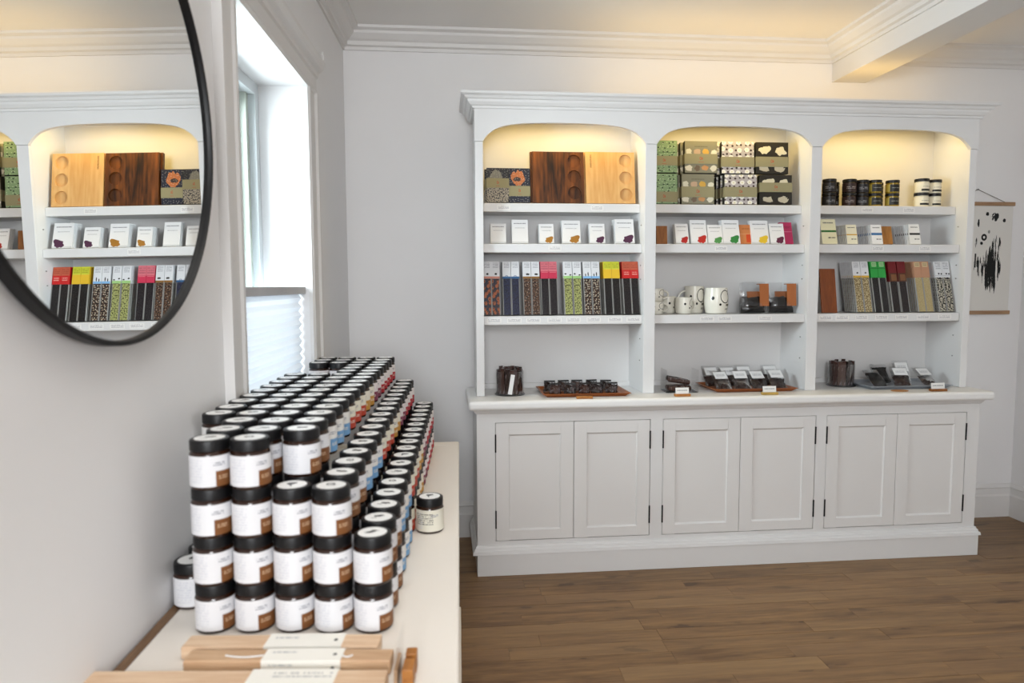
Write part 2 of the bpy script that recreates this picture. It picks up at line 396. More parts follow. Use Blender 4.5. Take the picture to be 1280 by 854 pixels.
# pleated shade, drawn up from the bottom of the window
t = NT('shade_fabric'); tl = t.n.new('ShaderNodeBsdfTranslucent'); tl.inputs[0].default_value = (.86, .9, .97, 1)
t.out(t.mix(t.noise(t.coord('Object'), 300, 2), (.84, .87, .92), (.9, .92, .96)), .8)
mx = t.n.new('ShaderNodeMixShader'); mx.inputs[0].default_value = .09
t.l.new(t.b.outputs[0], mx.inputs[1]); t.l.new(tl.outputs[0], mx.inputs[2]); t.l.new(mx.outputs[0], t.n['Material Output'].inputs[0]); FABRIC = t.m
sh = thing('pleated_shade', 'white pleated shade with grey top rail across the lower half of the window', 'window shade', LLOC, LROT)
RAIL = plain('shade_rail', 'b9b8ba', .45)
obj('top_rail', MB().box(-.055, -.012, W0+.004, W1-.004, 1.370, 1.400), RAIL, sh, bevel=.003)
obj('bottom_rail', MB().box(-.055, -.012, W0+.004, W1-.004, WZ0+.001, WZ0+.02), RAIL, sh)
obj('pull_tab', MB().box(-.012, .004, -1.33, -1.25, 1.381, 1.390), CLEAR, sh)
mb = MB(); n = 13; z0, z1 = WZ0+.02, 1.370; pts = []
for k in range(n*2+1): pts.append((-.030 if k % 2 else -.042, z0+(z1-z0)*k/(2*n)))
for (xa, za), (xb, zb) in zip(pts, pts[1:]):
    mb.face([(xa, W0+.006, za), (xa, W1-.006, za), (xb, W1-.006, zb), (xb, W0+.006, zb)])
obj('pleated_fabric', mb, FABRIC, sh)
# little curtain bracket at the end of the head casing
br = thing('curtain_bracket', 'small white curtain bracket fixed at the corner of the window casing', 'bracket', lw(.0, W1+.13, 2.335), LROT)
obj('wall_plate', MB().box(.0, .006, -.012, .012, -.06, .06), TRIM, br, bevel=.002)
obj('hook', MB().tube([(.004, 0, -.02), (.03, 0, -.03), (.05, 0, -.02), (.055, 0, .01), (.05, 0, .03)], .004, 8), TRIM, br)

# round mirror
MN = Vector((math.cos(math.atan(WS)+R(.80)), -math.sin(math.atan(WS)+R(.80)), R(.43))).normalized()
mir = thing('round_mirror', 'large round wall mirror in a thin black metal frame', 'mirror', lw(.0, -2.510, 1.739))
mir.rotation_mode = 'QUATERNION'; mir.rotation_quaternion = MN.to_track_quat('Z', 'Y')
t = NT('mirror_silver'); MIRROR = t.out((.93, .94, .94), .0, 1)
obj('mirror_glass', MB().disc(.435, .026, 96), MIRROR, mir)
obj('mirror_frame', MB().lathe([(.4335, .012), (.4335, .033), (.4355, .036), (.4405, .036), (.4435, .033), (.4435, .012), (.4335, .012)], 128), BLACK, mir)
obj('backing', MB().lathe([(0, .010), (.43, .010), (.43, .0125), (0, .0125)], 64), BLACK, mir)

# ------------------------------------------------------------------ base cabinet
YS, YC, YD, YK = 3.3836, 3.2312, 3.2763, 3.700
X1, X2, X3, X4, X5, X6, X7, X8 = .1565, .195, .9905, 1.0474, 1.8432, 1.8987, 2.6937, 2.7309
cab = thing('base_cabinet', 'long white base cabinet with six panelled doors on a plinth', 'cabinet', (1.44, YD, 0))
O = (-1.44, -YD, 0)
def cpart(name, mb, mat=WHITE, parent=cab, bevel=0, loc=O): return obj(name, mb, mat, parent, loc, None, bevel)
cpart('carcass', MB().box(.158, 2.719, YD+.030, YK, .02, .812))
doors = [(.240, .6185), (.6210, .9975), (1.064, 1.4565), (1.459, 1.847), (1.9075, 2.282), (2.2845, 2.657)]
DZ0, DZ1 = .1685, .7450
ff = MB()
for a, b in ((.150, .2375), (1.000, 1.0615), (1.8495, 1.905), (2.6595, 2.727)): ff.box(a, b, YD, YD+.028, .11, .812)
for a, b in ((.2375, 1.000), (1.0615, 1.8495), (1.905, 2.6595)): ff.box(a, b, YD, YD+.028, .7475, .812).box(a, b, YD, YD+.028, .11, .166)
cpart('face_frame', ff)
for sx in (.150, 2.717): cpart('side_panel', MB().box(sx, sx+.010, YD+.028, YK, .11, .812))
cpart('plinth', MB().box(.1478, 2.739, YD-.020, YK, 0, .108), bevel=.002)
mold = [(0, .146), (.006, .146), (.009, .136), (.013, .134), (.015, .124), (.0205, .121), (.0235, .106), (0, .106)]
outl = [(.150, YK), (.150, YD), (2.727, YD), (2.727, YK)]
# path runs left side -> front -> right side; outside lies on its right-hand side reversed, so walk it the other way
cpart('base_moulding', MB().sweep(mold, outl[::-1][::-1] if False else outl[::-1], True) if False else MB().sweep([(-d, z) for d, z in mold][::-1], outl[::-1], True))
cpart('cornice_bead', MB().sweep([(-d, z) for d, z in [(0, .812), (.016, .812), (.010, .800), (.004, .792), (0, .790)]], outl[::-1], True))
SCUFF = painted('cabinet_door_paint', 'dad8d6', .4)
for i, (a, b) in enumerate(doors):
    d = obj('door', MB(), SCUFF, cab, (a-1.44, 0, DZ0)); wd, hh = b-a, DZ1-DZ0; sw = .062; k = .006
    m_ = MB().box(0, sw, 0, .022, 0, hh).box(wd-sw, wd, 0, .022, 0, hh).box(sw, wd-sw, 0, .022, hh-sw+.004, hh).box(sw, wd-sw, 0, .022, 0, sw-.014)
    d.data = m_.mesh('door', SCUFF); bv = d.modifiers.new('edge', 'BEVEL'); bv.width = .0015; bv.segments = 1; bv.limit_method = 'ANGLE'
    z0, z1 = sw-.014, hh-sw+.004
    pn = MB().box(sw, wd-sw, .008, .020, z0, z1)
    for q in ([(sw, z0), (wd-sw, z0), (wd-sw-k, z0+k), (sw+k, z0+k)], [(wd-sw, z0), (wd-sw, z1), (wd-sw-k, z1-k), (wd-sw-k, z0+k)],
              [(wd-sw, z1), (sw, z1), (sw+k, z1-k), (wd-sw-k, z1-k)], [(sw, z1), (sw, z0), (sw+k, z0+k), (sw+k, z1-k)]):
        pn.face([(q[0][0], .001, q[0][1]), (q[1][0], .001, q[1][1]), (q[2][0], .008, q[2][1]), (q[3][0], .008, q[3][1])])
    obj('door_panel', pn, SCUFF, d)
    hx = -.004 if i % 2 == 0 else wd-.003
    for z in (.060, .434):
        hg = obj('hinge', MB().box(hx, hx+.007, -.004, .010, z, z+.088), BLACK, d, bevel=.001); hg['label'] = 'black door hinge'

work = tag(obj('worktop', MB().box(.1114, 2.7764, YC, YK+.012, .8125, .858), WORK, bevel=.016, seg=4), 'long off-white painted worktop lying on the base cabinet', 'worktop')

# ------------------------------------------------------------------ open shelf unit
hut = thing('shelf_unit', 'tall white open shelf unit with three arched bays and a cornice', 'shelf unit', (1.44, YS, .858))
HO = (-1.44, -YS, -.858)
def hp(name, mb, mat=WHITE, bevel=0, parent=hut): return obj(name, mb, mat, parent, HO, None, bevel)
hp('back_panel', MB().box(X1+.002, X8-.002, 3.658, 3.675, .859, 2.25))
hp('back_ledge', MB().box(X1+.03, X8-.03, 3.640, 3.658, .859, .885))
for a, b in ((X1, X2), (X7, X8)): hp('side_panel', MB().box(a+.002, b, YS+.018, 3.658, .859, 2.24))
for a, b in ((X3, X4), (X5, X6)): hp('divider', MB().box(a, b, YS+.018, 3.658, .859, 2.24))
for a, b in ((X1, X2), (X3, X4), (X5, X6), (X7, X8)): hp('stile', MB().box(a, b, YS, YS+.018, .859, 2.0875), bevel=.0012)
hp('top_board', MB().box(X1-.01, X8+.01, YS+.016, 3.69, 2.236, 2.262))
arch = [(0, 0), (.018, .13), (.06, .34), (.11, .52), (.155, .64), (.25, .785), (.36, .875), (.5, .942), (.7, .984), (1, 1)]
def bay(xa, xb):
    h = (xb-xa)/2; P = [(xa+f*h, 2.0885+v*.0915) for f, v in arch]; return P+[(xb-f*h, 2.0885+v*.0915) for f, v in arch[-2::-1]]
def dense(P):
    Q = []
    for i in range(len(P)-1):
        p0, p1, p2, p3 = P[max(i-1, 0)], P[i], P[i+1], P[min(i+2, len(P)-1)]
        for k in range(4):
            s_ = k/4
            Q.append(tuple(.5*((2*p1[j])+(-p0[j]+p2[j])*s_+(2*p0[j]-5*p1[j]+4*p2[j]-p3[j])*s_*s_+(-p0[j]+3*p1[j]-3*p2[j]+p3[j])*s_**3) for j in (0, 1)))
    return Q+[P[-1]]
fz = MB(); Y0, Y1, ZT = YS-.004, YS+.016, 2.250
bays = [dense(bay(a, b)) for a, b in ((X2, X3), (X4, X5), (X6, X7))]
for P in bays:
    for a, b in zip(P, P[1:]):
        fz.face([(a[0], Y0, a[1]), (b[0], Y0, b[1]), (b[0], Y0, ZT), (a[0], Y0, ZT)]); fz.face([(a[0], Y1, a[1]), (a[0], Y1, ZT), (b[0], Y1, ZT), (b[0], Y1, b[1])])
        fz.face([(a[0], Y0, a[1]), (a[0], Y1, a[1]), (b[0], Y1, b[1]), (b[0], Y0, b[1])])
for a, b in ((X1-.002, X2), (X3, X4), (X5, X6), (X7, X8+.002)): fz.box(a, b, Y0, Y1, 2.0885, ZT)
hp('arched_frieze', fz)
corn = [(0, 2.240), (.010, 2.240), (.012, 2.250), (.020, 2.253), (.030, 2.266), (.033, 2.277), (.041, 2.279), (.049, 2.290), (.060, 2.2935), (.064, 2.297), (.064, 2.3065), (0, 2.3065)]
o2 = [(X1-.002, 3.69), (X1-.002, Y0), (X8+.002, Y0), (X8+.002, 3.69)]
hp('cornice', MB().sweep([(-d, z) for d, z in corn], o2[::-1], True))
hp('cornice_top', MB().box(X1-.002, X8+.002, Y0, 3.69, 2.2995, 2.3065))
TAG = printed('price_tag', 'e6e4e0', [('text', .08, .2, .92, .85, '93919a', 3, 60)])
PIN = plain('shelf_pin', '8c8a86', .4)
levels = [(1.808, .085), (1.606, .045), (1.251, .022)]
tags = {(0, 0): (.30, .77), (0, 1): (.55,), (0, 2): (.245, .345, .44, .545, .64, .742, .85, .945), (1, 1): (1.40,), (1, 2): (1.325, 1.418, 1.63), (2, 0): (2.20, 2.43),
        (2, 1): (2.24, 2.50), (2, 2): (1.955, 2.045, 2.15, 2.26, 2.37, 2.49, 2.61)}
for bi, (a, b) in enumerate(((X2, X3), (X4, X5), (X6, X7))):
    for li, (z, rec) in enumerate(levels):
        s_ = hp('shelf', MB().box(a+.001, b-.001, YS+rec, 3.657, z-.043, z), bevel=.002)
        for tx in tags.get((bi, li), ()):
            wtag = .032 if li < 2 else .036
            obj('price_label', MB().box(tx-wtag, tx+wtag, YS+rec-.0012, YS+rec-.0002, z-.034, z-.010, 0), TAG, s_)
    for zz in (1.02, 1.13, 1.43, 1.50, 1.70):
        for sx, sg in ((a, 1), (b, -1)):
            obj('shelf_pin', MB().tube([(sx, YS+.06, zz), (sx+sg*.004, YS+.06, zz)], .003, 6), PIN, hut, HO)

# ------------------------------------------------------------------ jar bench and the jar pyramid
ZT_ = .7163
bench_rot = (0, 0, R(-1.25))
bn = thing('display_bench', 'low cream painted display bench against the left wall, loaded with jars', 'bench', (.0, 0, 0), bench_rot)
BL, BR, BY0, BY1 = -.60, -.006, .55, 3.035
ca, sa = math.cos(bench_rot[2]), math.sin(bench_rot[2])
def wall_x(yb, gap):                        # bench-frame x of the wall at bench-frame y
    x = -.6
    for _ in range(6): yw = x*sa+yb*ca; x = (XL+WS*(yw-YW)+gap+yb*sa)/ca
    return x
obj('bench_top', MB().prism([(wall_x(BY0, .024), BY0), (BR, BY0), (BR, BY1), (wall_x(BY1, .024), BY1)], ZT_-.034, ZT_), BENCH, bn, bevel=.006)
obj('back_strip', MB().prism([(wall_x(BY0, .004), BY0), (wall_x(BY0, .0235), BY0), (wall_x(BY1, .0235), BY1), (wall_x(BY1, .004), BY1)], ZT_-.05, ZT_-.002), wood('back_strip_wood', '5a4330', '8a6a4c', 2, 1, .6), bn)['label'] = 'brown wooden strip at the wall' 
obj('bench_body', MB().box(BL+.02, BR-.03, BY0+.03, BY1-.03, .10, ZT_-.034), BENCH, bn)
obj('bench_moulding', MB().box(BL+.012, BR-.018, BY0+.02, BY1-.02, ZT_-.060, ZT_-.034), BENCH, bn, bevel=.006)
obj('bench_plinth', MB().box(BL+.01, BR+.002, BY0+.02, BY1-.30, 0, .105), BENCH, bn, bevel=.004)
for yy in (BY1-.07,):
    obj('edge_batten', MB().box(BL+.03, BR-.05, yy, yy+.012, ZT_-.001, ZT_+.0015), BENCH, bn)

t = NT('amber_glass'); t.out((.028, .010, .005), .08, 0, .6); AMBER = t.m
LID = plain('black_lid', '0e0e10', .42, wob=.1, scale=30, spec=.35)
t = NT('jar_dark_base'); DARKB = t.out((.012, .008, .007), .2)
SW = {'brown': '7a4c26', 'blue': '6c9bc6', 'red': 'b43a22', 'gold': 'c08a35', 'plum': '7a2f48', 'crimson': 'ad1526', 'cream': 'dcd6c6'}
BASE = {'brown': 'e3e3e6', 'blue': 'e3e1dd', 'red': 'e2ddcb', 'gold': 'e2dccd', 'plum': 'dfd6d6', 'crimson': 'e2dcdc', 'cream': 'dcd8c9'}
LAB = {}
for k in SW:
    ops = [('text', .36, .12, .50, .92, 'd2d3da', 9, 60), ('text', .585, .66, .68, .80, '7c7f8c', 2, 70)]
    if k != 'cream': ops += [('rect', .602, 0, .80, .50, SW[k]), ('text', .625, .22, .71, .36, 'd0b090' if k == 'brown' else 'e6dccc', 2, 120)]
    else: ops += [('text', .40, .3, .62, .85, '5a5850', 6, 120)]
    LAB[k] = MB().lathe([(.0389, .006), (.0389, .0665)], 36).mesh('paper_label', printed('jar_label_'+k, BASE[k], ops, .5), merge=True)
bodyM = MB().lathe([(0, 0), (.0365, 0), (.0383, .003), (.0386, .006), (.0386, .067), (.0365, .0715), (.0345, .0735), (.0345, .0765)], 36).mesh('jar_body', AMBER)
lidM = MB().lathe([(.0362, .0745), (.0374, .0755), (.0374, .0925), (.0365, .0953), (.0350, .0962), (0, .0962)], 36).mesh('lid', LID)
STK = []
for i, ops in enumerate(([('blob', .52, .66, .20, .12, '1c1c1e', .7), ('blob', .44, .5, .035, .2, '1c1c1e', .4)], [('blob', .5, .56, .24, .10, '1c1c1e', .9)],
                         [('blob', .42, .6, .1, .13, '1c1c1e', .5), ('blob', .62, .58, .11, .13, '1c1c1e', .5)], [('blob', .5, .6, .15, .15, '1c1c1e', .5), ('ring', .5, .6, .06, .06, 'e8e8e6', .5)],
                         [('blob', .55, .62, .22, .09, '1c1c1e', 1.0), ('blob', .34, .45, .12, .03, '1c1c1e', .4)])):
    STK.append(MB().disc(.0290, .09645, 28).mesh('lid_sticker', printed('lid_print_%d' % i, 'f0f0ee', ops, .3)))
JG = 'jars of the stacked pile on the bench'
def jar(colour, loc, yaw, stick, label, group=JG):
    j = thing('jar', label, 'jar', loc, (0, 0, yaw), group)
    obj('jar_body', bodyM, None, j); l_ = obj('lid', lidM, None, j)
    s_ = obj('lid_sticker', STK[stick], None, l_); s_.rotation_euler = (0, 0, rj.uniform(-.5, .5)-yaw)
    obj('paper_label', LAB[colour], None, j); return j
rj = random.Random(11)
px0, py0, pa, pc, pH, pb = -.4653, 1.4117, -.0964, .0800, .0977, .0576
ex, ey = math.cos(pa), math.sin(pa); nx, ny = -math.sin(pa+pb), math.cos(pa+pb)
def rowcol(r): return ('brown' if r < 3 else 'blue' if r < 6 else 'red' if r < 9 else 'gold' if r < 11 else 'plum' if r < 13 else 'crimson')
COLN = ['sixth', 'fifth', 'fourth', 'third', 'second', 'first']
LAYN = ['table layer', 'second layer up', 'third layer up', 'top layer']
def keep(c, l, r):
    """which jars of the pyramid exist and can be seen from the room"""
    if c == 4: return l <= 1
    if c == 3: return l <= 2 and (r < 17)
    if c == 2:
        if l == 3: return r >= 1
        return r <= 1 if l < 2 else r <= 2
    if c in (0, 1):
        if l == 3: return not (c == 0 and 12 <= r <= 14) 
        return r <= 1 or (c == 0 and r == 2)
    if c == -1:
        if r < 3 or 12 <= r <= 14: return False
        return l == 3 or r == 3
    return False
for r in range(18):
    for c in range(-1, 5):
        jx, jy = rj.uniform(-.0005, .0005), rj.uniform(-.003, .003)
        for l in range(4):
            if not keep(c, l, r): continue
            pitch = .0965 if (c == 3 and l == 2) else .0912
            x = px0+ex*c*pc+nx*r*pitch+jx+rj.uniform(-.0004, .0004); y = py0+ey*c*pc+ny*r*pitch+jy
            k = rowcol(r)
            lab = f'black-lidded jar, {k} label patch, {LAYN[l]}, {ORD[r]} row back, {COLN[c+1]} column from aisle'
            jar(k, (x, y, ZT_+.0004+l*.0965), R(-4)+rj.uniform(-.22, .22), rj.randrange(5), lab)
# loose jars standing on the bench
jar('cream', (-.0455, 1.925, ZT_+.0004), R(-28), 0, 'lone black-lidded jar with cream label on the bench edge beside the pile', 'loose jars on the bench')
jar('brown', (-.548, 1.525, ZT_+.0004), R(14), 2, 'lone jar on the bench by the wall, left of the pile front', 'loose jars on the bench')
jar('brown', (-.546, 1.608, ZT_+.0004), R(10), 1, 'lone jar by the wall, half hidden behind another loose jar', 'loose jars on the bench')

# wooden bars in paper sleeves, in front of the jars
BEECH = wood('beech', 'cba684', 'e6ccae', 2.2, 0, .55); BEECH2 = wood('beech_darker', 'b48d6a', 'd2b28f', 2.2, 0, .55)
SLEEVE = printed('paper_sleeve', 'efece3', [('text', .08, .55, .4, .8, 'b5b6b6', 1, 50), ('blob', .9, .5, .025, .1, '4a4a48', .3)], .7)
SLEEVE2 = printed('paper_sleeve_front', 'efece3', [('text', .25, .45, .95, .85, 'b9b9b6', 2, 40)], .7)
def bar(lab, x0, x1, ymid, dpt, hgt, rz, s0, s1, mat, slv, z=ZT_, strap=False):
    b = thing('wooden_bar', lab, 'wooden bar', ((x0+x1)/2, ymid, z+.0005), (0, 0, rz), 'wooden bars in front of the jars')
    L = (x1-x0)/2; cx = (x0+x1)/2
    obj('bar', MB().box(-L, L, -dpt/2, dpt/2, 0, hgt), mat, b, bevel=.003)
    e = .0008; sl = MB().box(s0-cx, s1-cx, -dpt/2-e, dpt/2+e, -.0003, hgt+e, 0); obj('paper_sleeve', sl, slv, b)
    if strap:
        for a, c_ in ((-L*.62, s0-cx), (s1-cx, L*.62)):
            pts = [(a+(c_-a)*k/8, -dpt*.1-.006*math.sin(math.pi*k/8), hgt+.0012) for k in range(9)]
            s_ = obj('cord', MB().tube(pts, .0014, 6), PAPER, b); s_['label'] = 'pale cord'
    return b
bar('beech bar in white paper sleeve, rearmost of three, touching jars', -.487, -.125, 1.288, .046, .024, R(-5.2), -.335, -.193, BEECH, SLEEVE)
bar('darker beech bar with pale cord and paper sleeve, middle of three bars', -.464, -.098, 1.229, .040, .027, R(-5.6), -.326, -.186, BEECH2, SLEEVE, strap=True)
bar('long pale beech bar with printed sleeve, nearest of three bars', -.612, -.103, 1.164, .050, .026, R(-5.5), -.335, -.188, BEECH, SLEEVE2)
sg = thing('sign_holder', 'small clear acrylic sign holder on orange wooden blocks, at bench edge', 'sign holder', (-.07, 1.17, ZT_+.0005), (0, 0, R(-4)))
obj('acrylic_sheet', MB().box(-.0125, -.0095, -.075, .045, 0, .085), CLEAR, sg)
obj('wooden_foot', MB().box(-.006, .013, .022, .046, 0, .036), ORANGE_WOOD, sg, bevel=.0015)
obj('wooden_foot', MB().box(-.006, .013, -.030, .010, 0, .036), ORANGE_WOOD, sg, bevel=.0015)
obj('wooden_foot', MB().box(-.021, -.0145, -.02, .042, 0, .030), BEECH2, sg, bevel=.0015)

# ------------------------------------------------------------------ packs on the shelves
S1, S2, S3 = 1.8085, 1.6065, 1.2515
def pack_mesh(w, h, d, front, side): return MB().box(-w/2, w/2, 0, d, 0, h, 1, 0).mesh('bar_pack', [front, side])
WHT = plain('pack_card', 'dcdcdc', .55, wob=.02)
def bar_front(nm, base, art=None, acc=None, foot='c9cbcc'):
    ops = [('text', .12, .80, .88, .88, '6d6d70', 1, 60), ('text', .2, .62, .8, .68, 'a2a2a6', 1, 60), ('rect', 0, 0, 1, .07, foot)]
    if acc: ops += [acc]
    if art: ops += [('blob', .70, .19, .26, .15, art, .9), ('blob', .52, .12, .12, .08, art, .9)]
    return printed('bar_print_'+nm, base, ops, .5)
def stack(front, side, w, h, d, X0, y, z, n, lean, lab_front, lab_back, group, step=.0135, dx=.0, name='bar_pack', cat='chocolate bar', rz=0):
    me = pack_mesh(w, h, d, front, side)
    for k in range(n):
        o = obj(name, me, None, None, (X0+w/2+dx*k, y+k*step, z+.0008+d*math.sin(lean)), (-lean, 0, rz))
        tag(o, lab_front if k == 0 else lab_back+f', {ORD[k]} in its stack', cat, group)
LEAN = R(17)
G2 = 'chocolate bar packs on the middle shelves'
def zl(w, h): return 0
B1 = [(.234, .077, .102, 'pale', 'small white chocolate pack with faint print', 'far left of its shelf', None, 3),
      (.341, .080, .123, 'pale2', 'tall white chocolate pack with faint grey print', 'second on shelf under gift boxes', None, 3),
      (.477, .073, .101, 'gold', 'small white chocolate pack with golden leaf', 'below the walnut board', '9a6a24', 5),
      (.593, .092, .120, 'gold2', 'large white chocolate pack with golden leaf', 'below the walnut board', '9a6a24', 5),
      (.732, .077, .104, 'fig', 'small white chocolate pack with purple fig print', 'below the maple board', '4a2440', 5),
      (.863, .097, .129, 'fig2', 'large white chocolate pack with purple fig print', 'below the maple board', '4a2440', 5)]
for X0, w_, h_, nm, l1, l2, art, n in B1:
    stack(bar_front(nm, 'dedede', art), WHT, w_, h_, .010, X0, YS+.066, S2, n, LEAN, f'{l1}, {l2}', f'pack stacked behind the front {l1.split(" ", 1)[0]} {l1.split(" ")[-2]} {l1.split(" ")[-1]} one', G2, .0125)
B2 = [(1.172, .068, .106, 'straw', 'dedede', 'a8201c', 'small white chocolate pack with red strawberry print, under the grey boxes', 'pack behind the small red strawberry one', 3),
      (1.252, .085, .126, 'straw2', 'dedede', 'b0261c', 'large white chocolate pack with red berry print, under the grey boxes', 'pack behind the large red berry one', 3),
      (1.341, .078, .101, 'mint', 'dedede', '4d8a4a', 'small white chocolate pack with pale green leaf print', 'pack behind the small green leaf one', 2),
      (1.421, .089, .127, 'mint2', 'dedede', '2f7a38', 'large white chocolate pack with dark green leaf print', 'pack behind the large green leaf one', 4),
      (1.572, .092, .125, 'lemon', 'dedede', 'd8b52c', 'large white chocolate pack with yellow lemon print', 'pack behind the large yellow lemon one', 3),
      (1.671, .077, .109, 'plum', 'dedede', '5a1c38', 'small white chocolate pack with purple plum print', 'pack behind the small purple plum one', 3)]
for X0, w_, h_, nm, bs, art, lf, lb, n in B2:
    stack(bar_front(nm, bs, art), WHT, w_, h_, .010, X0, YS+.062, S2, n, LEAN, lf, lb, G2, .0125)
OR1 = printed('bar_print_orange', 'c47a45', [('rect', .42, .08, 1, .5, 'c4461c'), ('text', .15, .74, .85, .84, '8a4a22', 2, 50), ('rect', 0, .5, 1, .53, 'd09468')])
stack(OR1, plain('orange_side', 'b06a3c', .5), .080, .101, .010, 1.515, YS+.075, S2, 2, R(13), 'orange-brown chocolate pack between white packs', 'orange chocolate pack hidden behind its twin', G2, .013)
MG = printed('bar_print_magenta', 'b02a58', [('text', .2, .72, .85, .82, '6d1430', 2, 50), ('rect', 0, .55, 1, .58, 'c86a8a')])
stack(MG, plain('magenta_side', '9c2048', .5), .062, .118, .010, 1.742, YS+.085, S2, 2, R(16), 'magenta chocolate pack at shelf end below the whale boxes', 'magenta chocolate pack hidden behind its twin', G2, .013)
B3 = [(1.949, .082, .134, 'green_band', 'dcd8b8', ('rect', 0, .47, 1, .55, '2f6a34'), 'cream chocolate pack with green band, below the dark jars', 'cream pack behind the green-banded one', 2, R(15), 0),
      (2.084, .058, .104, 'yellow_band', 'dfdbc4', ('rect', 0, .45, 1, .51, 'c79c34'), 'small cream chocolate pack with yellow band, fronting its stack', 'small cream pack in the stack behind the yellow-banded one', 7, R(14), 0),
      (2.221, .059, .104, 'blue_band', 'e2e2e2', ('rect', 0, .46, 1, .58, '3a6a9c'), 'small white chocolate pack with blue band, fronting its stack', 'small white pack in the stack behind the blue-banded one', 8, R(14), 0),
      (2.433, .058, .108, 'black_band', 'e2e2e0', ('rect', 0, .46, 1, .56, '1c1c1c'), 'small white chocolate pack with black band, fronting its stack', 'small white pack in the stack behind the black-banded one', 8, R(14), 0)]
for X0, w_, h_, nm, bs, acc, lf, lb, n, ln, dx in B3:
    f_ = printed('bar_print_'+nm, bs, [('text', .15, .80, .85, .9, '55585a', 1, 40), acc, ('text', .4, .20, .9, .3, '33363a', 1, 25)])
    stack(f_, WHT, w_, h_, .010, X0, YS+.062, S2, n, ln, lf, lb, G2, .0165, dx)
def board(lab, X0, w_, h_, d_, y, z, lean, mat, cat='board', name='wooden_divider', group=None):
    o = obj(name, MB().box(-w_/2, w_/2, 0, d_, 0, h_), mat, None, (X0+w_/2, y, z+.0008+d_*math.sin(lean)), (-lean, 0, 0), .002); return tag(o, lab, cat, group)
DIVW = wood('divider_wood', '6a3c18', '96602c', 3, 2, .5); DIVO = wood('divider_light_wood', '8a5a26', 'b07a3c', 3, 2, .5)
board('brown wooden divider board at start of the middle bay second shelf', 1.077, .056, .092, .014, YS+.08, S2, R(6), DIVW)
board('light brown wooden divider between blue and black banded packs', 2.288, .057, .097, .014, YS+.075, S2, R(14), DIVO)
board('tall rust brown board at left of right bay third shelf', 1.955, .084, .232, .012, YS+.055, S3, R(10), wood('rust_board', '6b3414', '8e4c1e', 2, 2, .45))

# ---- tall slim chocolate packs: card header, slab, clear film
TALL_H, TALL_D = .274, .0135
tall_defs = {}
def tall(nm, hdr, slab_base, slab_ops, hdr_h=.32, side='b9bdbf'):
    HM = printed('tall_header_'+nm, hdr[0], hdr[1], .5); SM = printed('tall_slab_'+nm, slab_base, slab_ops, .45, .3)
    hs = plain('tall_header_side_'+nm, hdr[2] if len(hdr) > 2 else hdr[0], .5)
    tall_defs[nm] = (HM, SM, hs, hdr_h)
def make_tall(nm, w_, lab, group, loc, lean):
    HM, SM, hs, hh = tall_defs[nm]; key = (nm, round(w_, 3))
    if key not in tall_mesh:
        zz = TALL_H*(1-hh)
        tall_mesh[key] = (MB().box(-w_/2, w_/2, 0, TALL_D, zz, TALL_H, 1, 0).mesh('card_header', [HM, hs]),
                          MB().box(-w_*.42, w_*.42, .002, TALL_D-.003, .002, zz, 1, 0).mesh('chocolate_slab', [SM, CHOC]),
                          MB().box(-w_/2+.0008, w_/2-.0008, .0005, TALL_D-.0005, 0, zz-.0005).mesh('clear_film', FILM),
                          MB().box(-w_*.49, -w_*.435, .0012, TALL_D-.003, .001, zz-.001).box(w_*.435, w_*.49, .0012, TALL_D-.003, .001, zz-.001).mesh('film_edges', EDGE))
    a, b, c_, e_ = tall_mesh[key]
    t_ = thing('slim_chocolate_pack', lab, 'chocolate pack', (loc[0], loc[1], loc[2]+TALL_D*math.sin(lean)), (-lean, 0, 0), group)
    obj('card_header', a, None, t_); obj('chocolate_slab', b, None, t_); obj('film_edges', e_, None, t_); obj('clear_film', c_, None, t_); return t_
tall_mesh = {}
EDGE = plain('film_edge', 'aaa8a2', .3)
W_ = 'd9dadc'; GREY = ('text', .2, .62, .85, .95, '8b8d93', 5, 40)
tall('apricot', (W_, [('rect', 0, 0, 1, .13, 'c98a78'), GREY, ('blob', .55, .27, .14, .06, '202020', .4)]), '26303f', [('dots', 0, 0, 1, 1, 'b5653c', 1.6, 7, .38), ('dots', 0, 0, 1, 1, '54321f', 3, 12, .25)])
tall('blueberry', (W_, [('rect', 0, 0, 1, .12, '2c5a86'), GREY, ('ring', .5, .14, .12, .04, '2c5a86', .3)]), '1a1c2c', [('dots', 0, 0, 1, 1, '2d3150', 4, 22, .4)])
tall('hazelnut', (W_, [('rect', 0, 0, 1, .12, '8a6230'), GREY, ('blob', .6, .25, .22, .05, '1e1e1e', .9)]), '33211a', [('dots', 0, 0, 1, 1, '7a5940', 4, 20, .36), ('dots', 0, 0, 1, 1, 'd8ccb8', 2, 9, .1)])
tall('rose', ('c4304e', [('rect', 0, .42, 1, 1, 'd0707a'), ('text', .1, .5, .9, .92, 'a85460', 3, 30), ('rect', 0, .60, 1, .62, 'b85a66'), ('rect', .1, .36, .9, .38, 'e09098')]), '191316', [('dots', 0, 0, 1, 1, '2e2628', 4, 24, .3)])
tall('pistachio', (W_, [('rect', 0, 0, 1, .15, '9cc77c'), GREY, ('blob', .25, .27, .14, .04, '202020', .7), ('blob', .8, .2, .12, .04, '202020', .7)]), '4a4a1c', [('dots', 0, 0, 1, 1, 'b2b56a', 4, 22, .46), ('dots', 0, 0, 1, 1, 'c8cc88', 5, 27, .25)])
tall('coconut', (W_, [('rect', 0, 0, 1, .13, '7fb2dc'), GREY, ('blob', .3, .2, .06, .10, '202020', .3), ('blob', .62, .25, .07, .12, '202020', .3)]), '231814', [('dots', 0, 0, 1, 1, 'd8cdb4', 3, 15, .27), ('dots', 0, 0, 1, 1, '6a4a34', 4, 19, .3)])
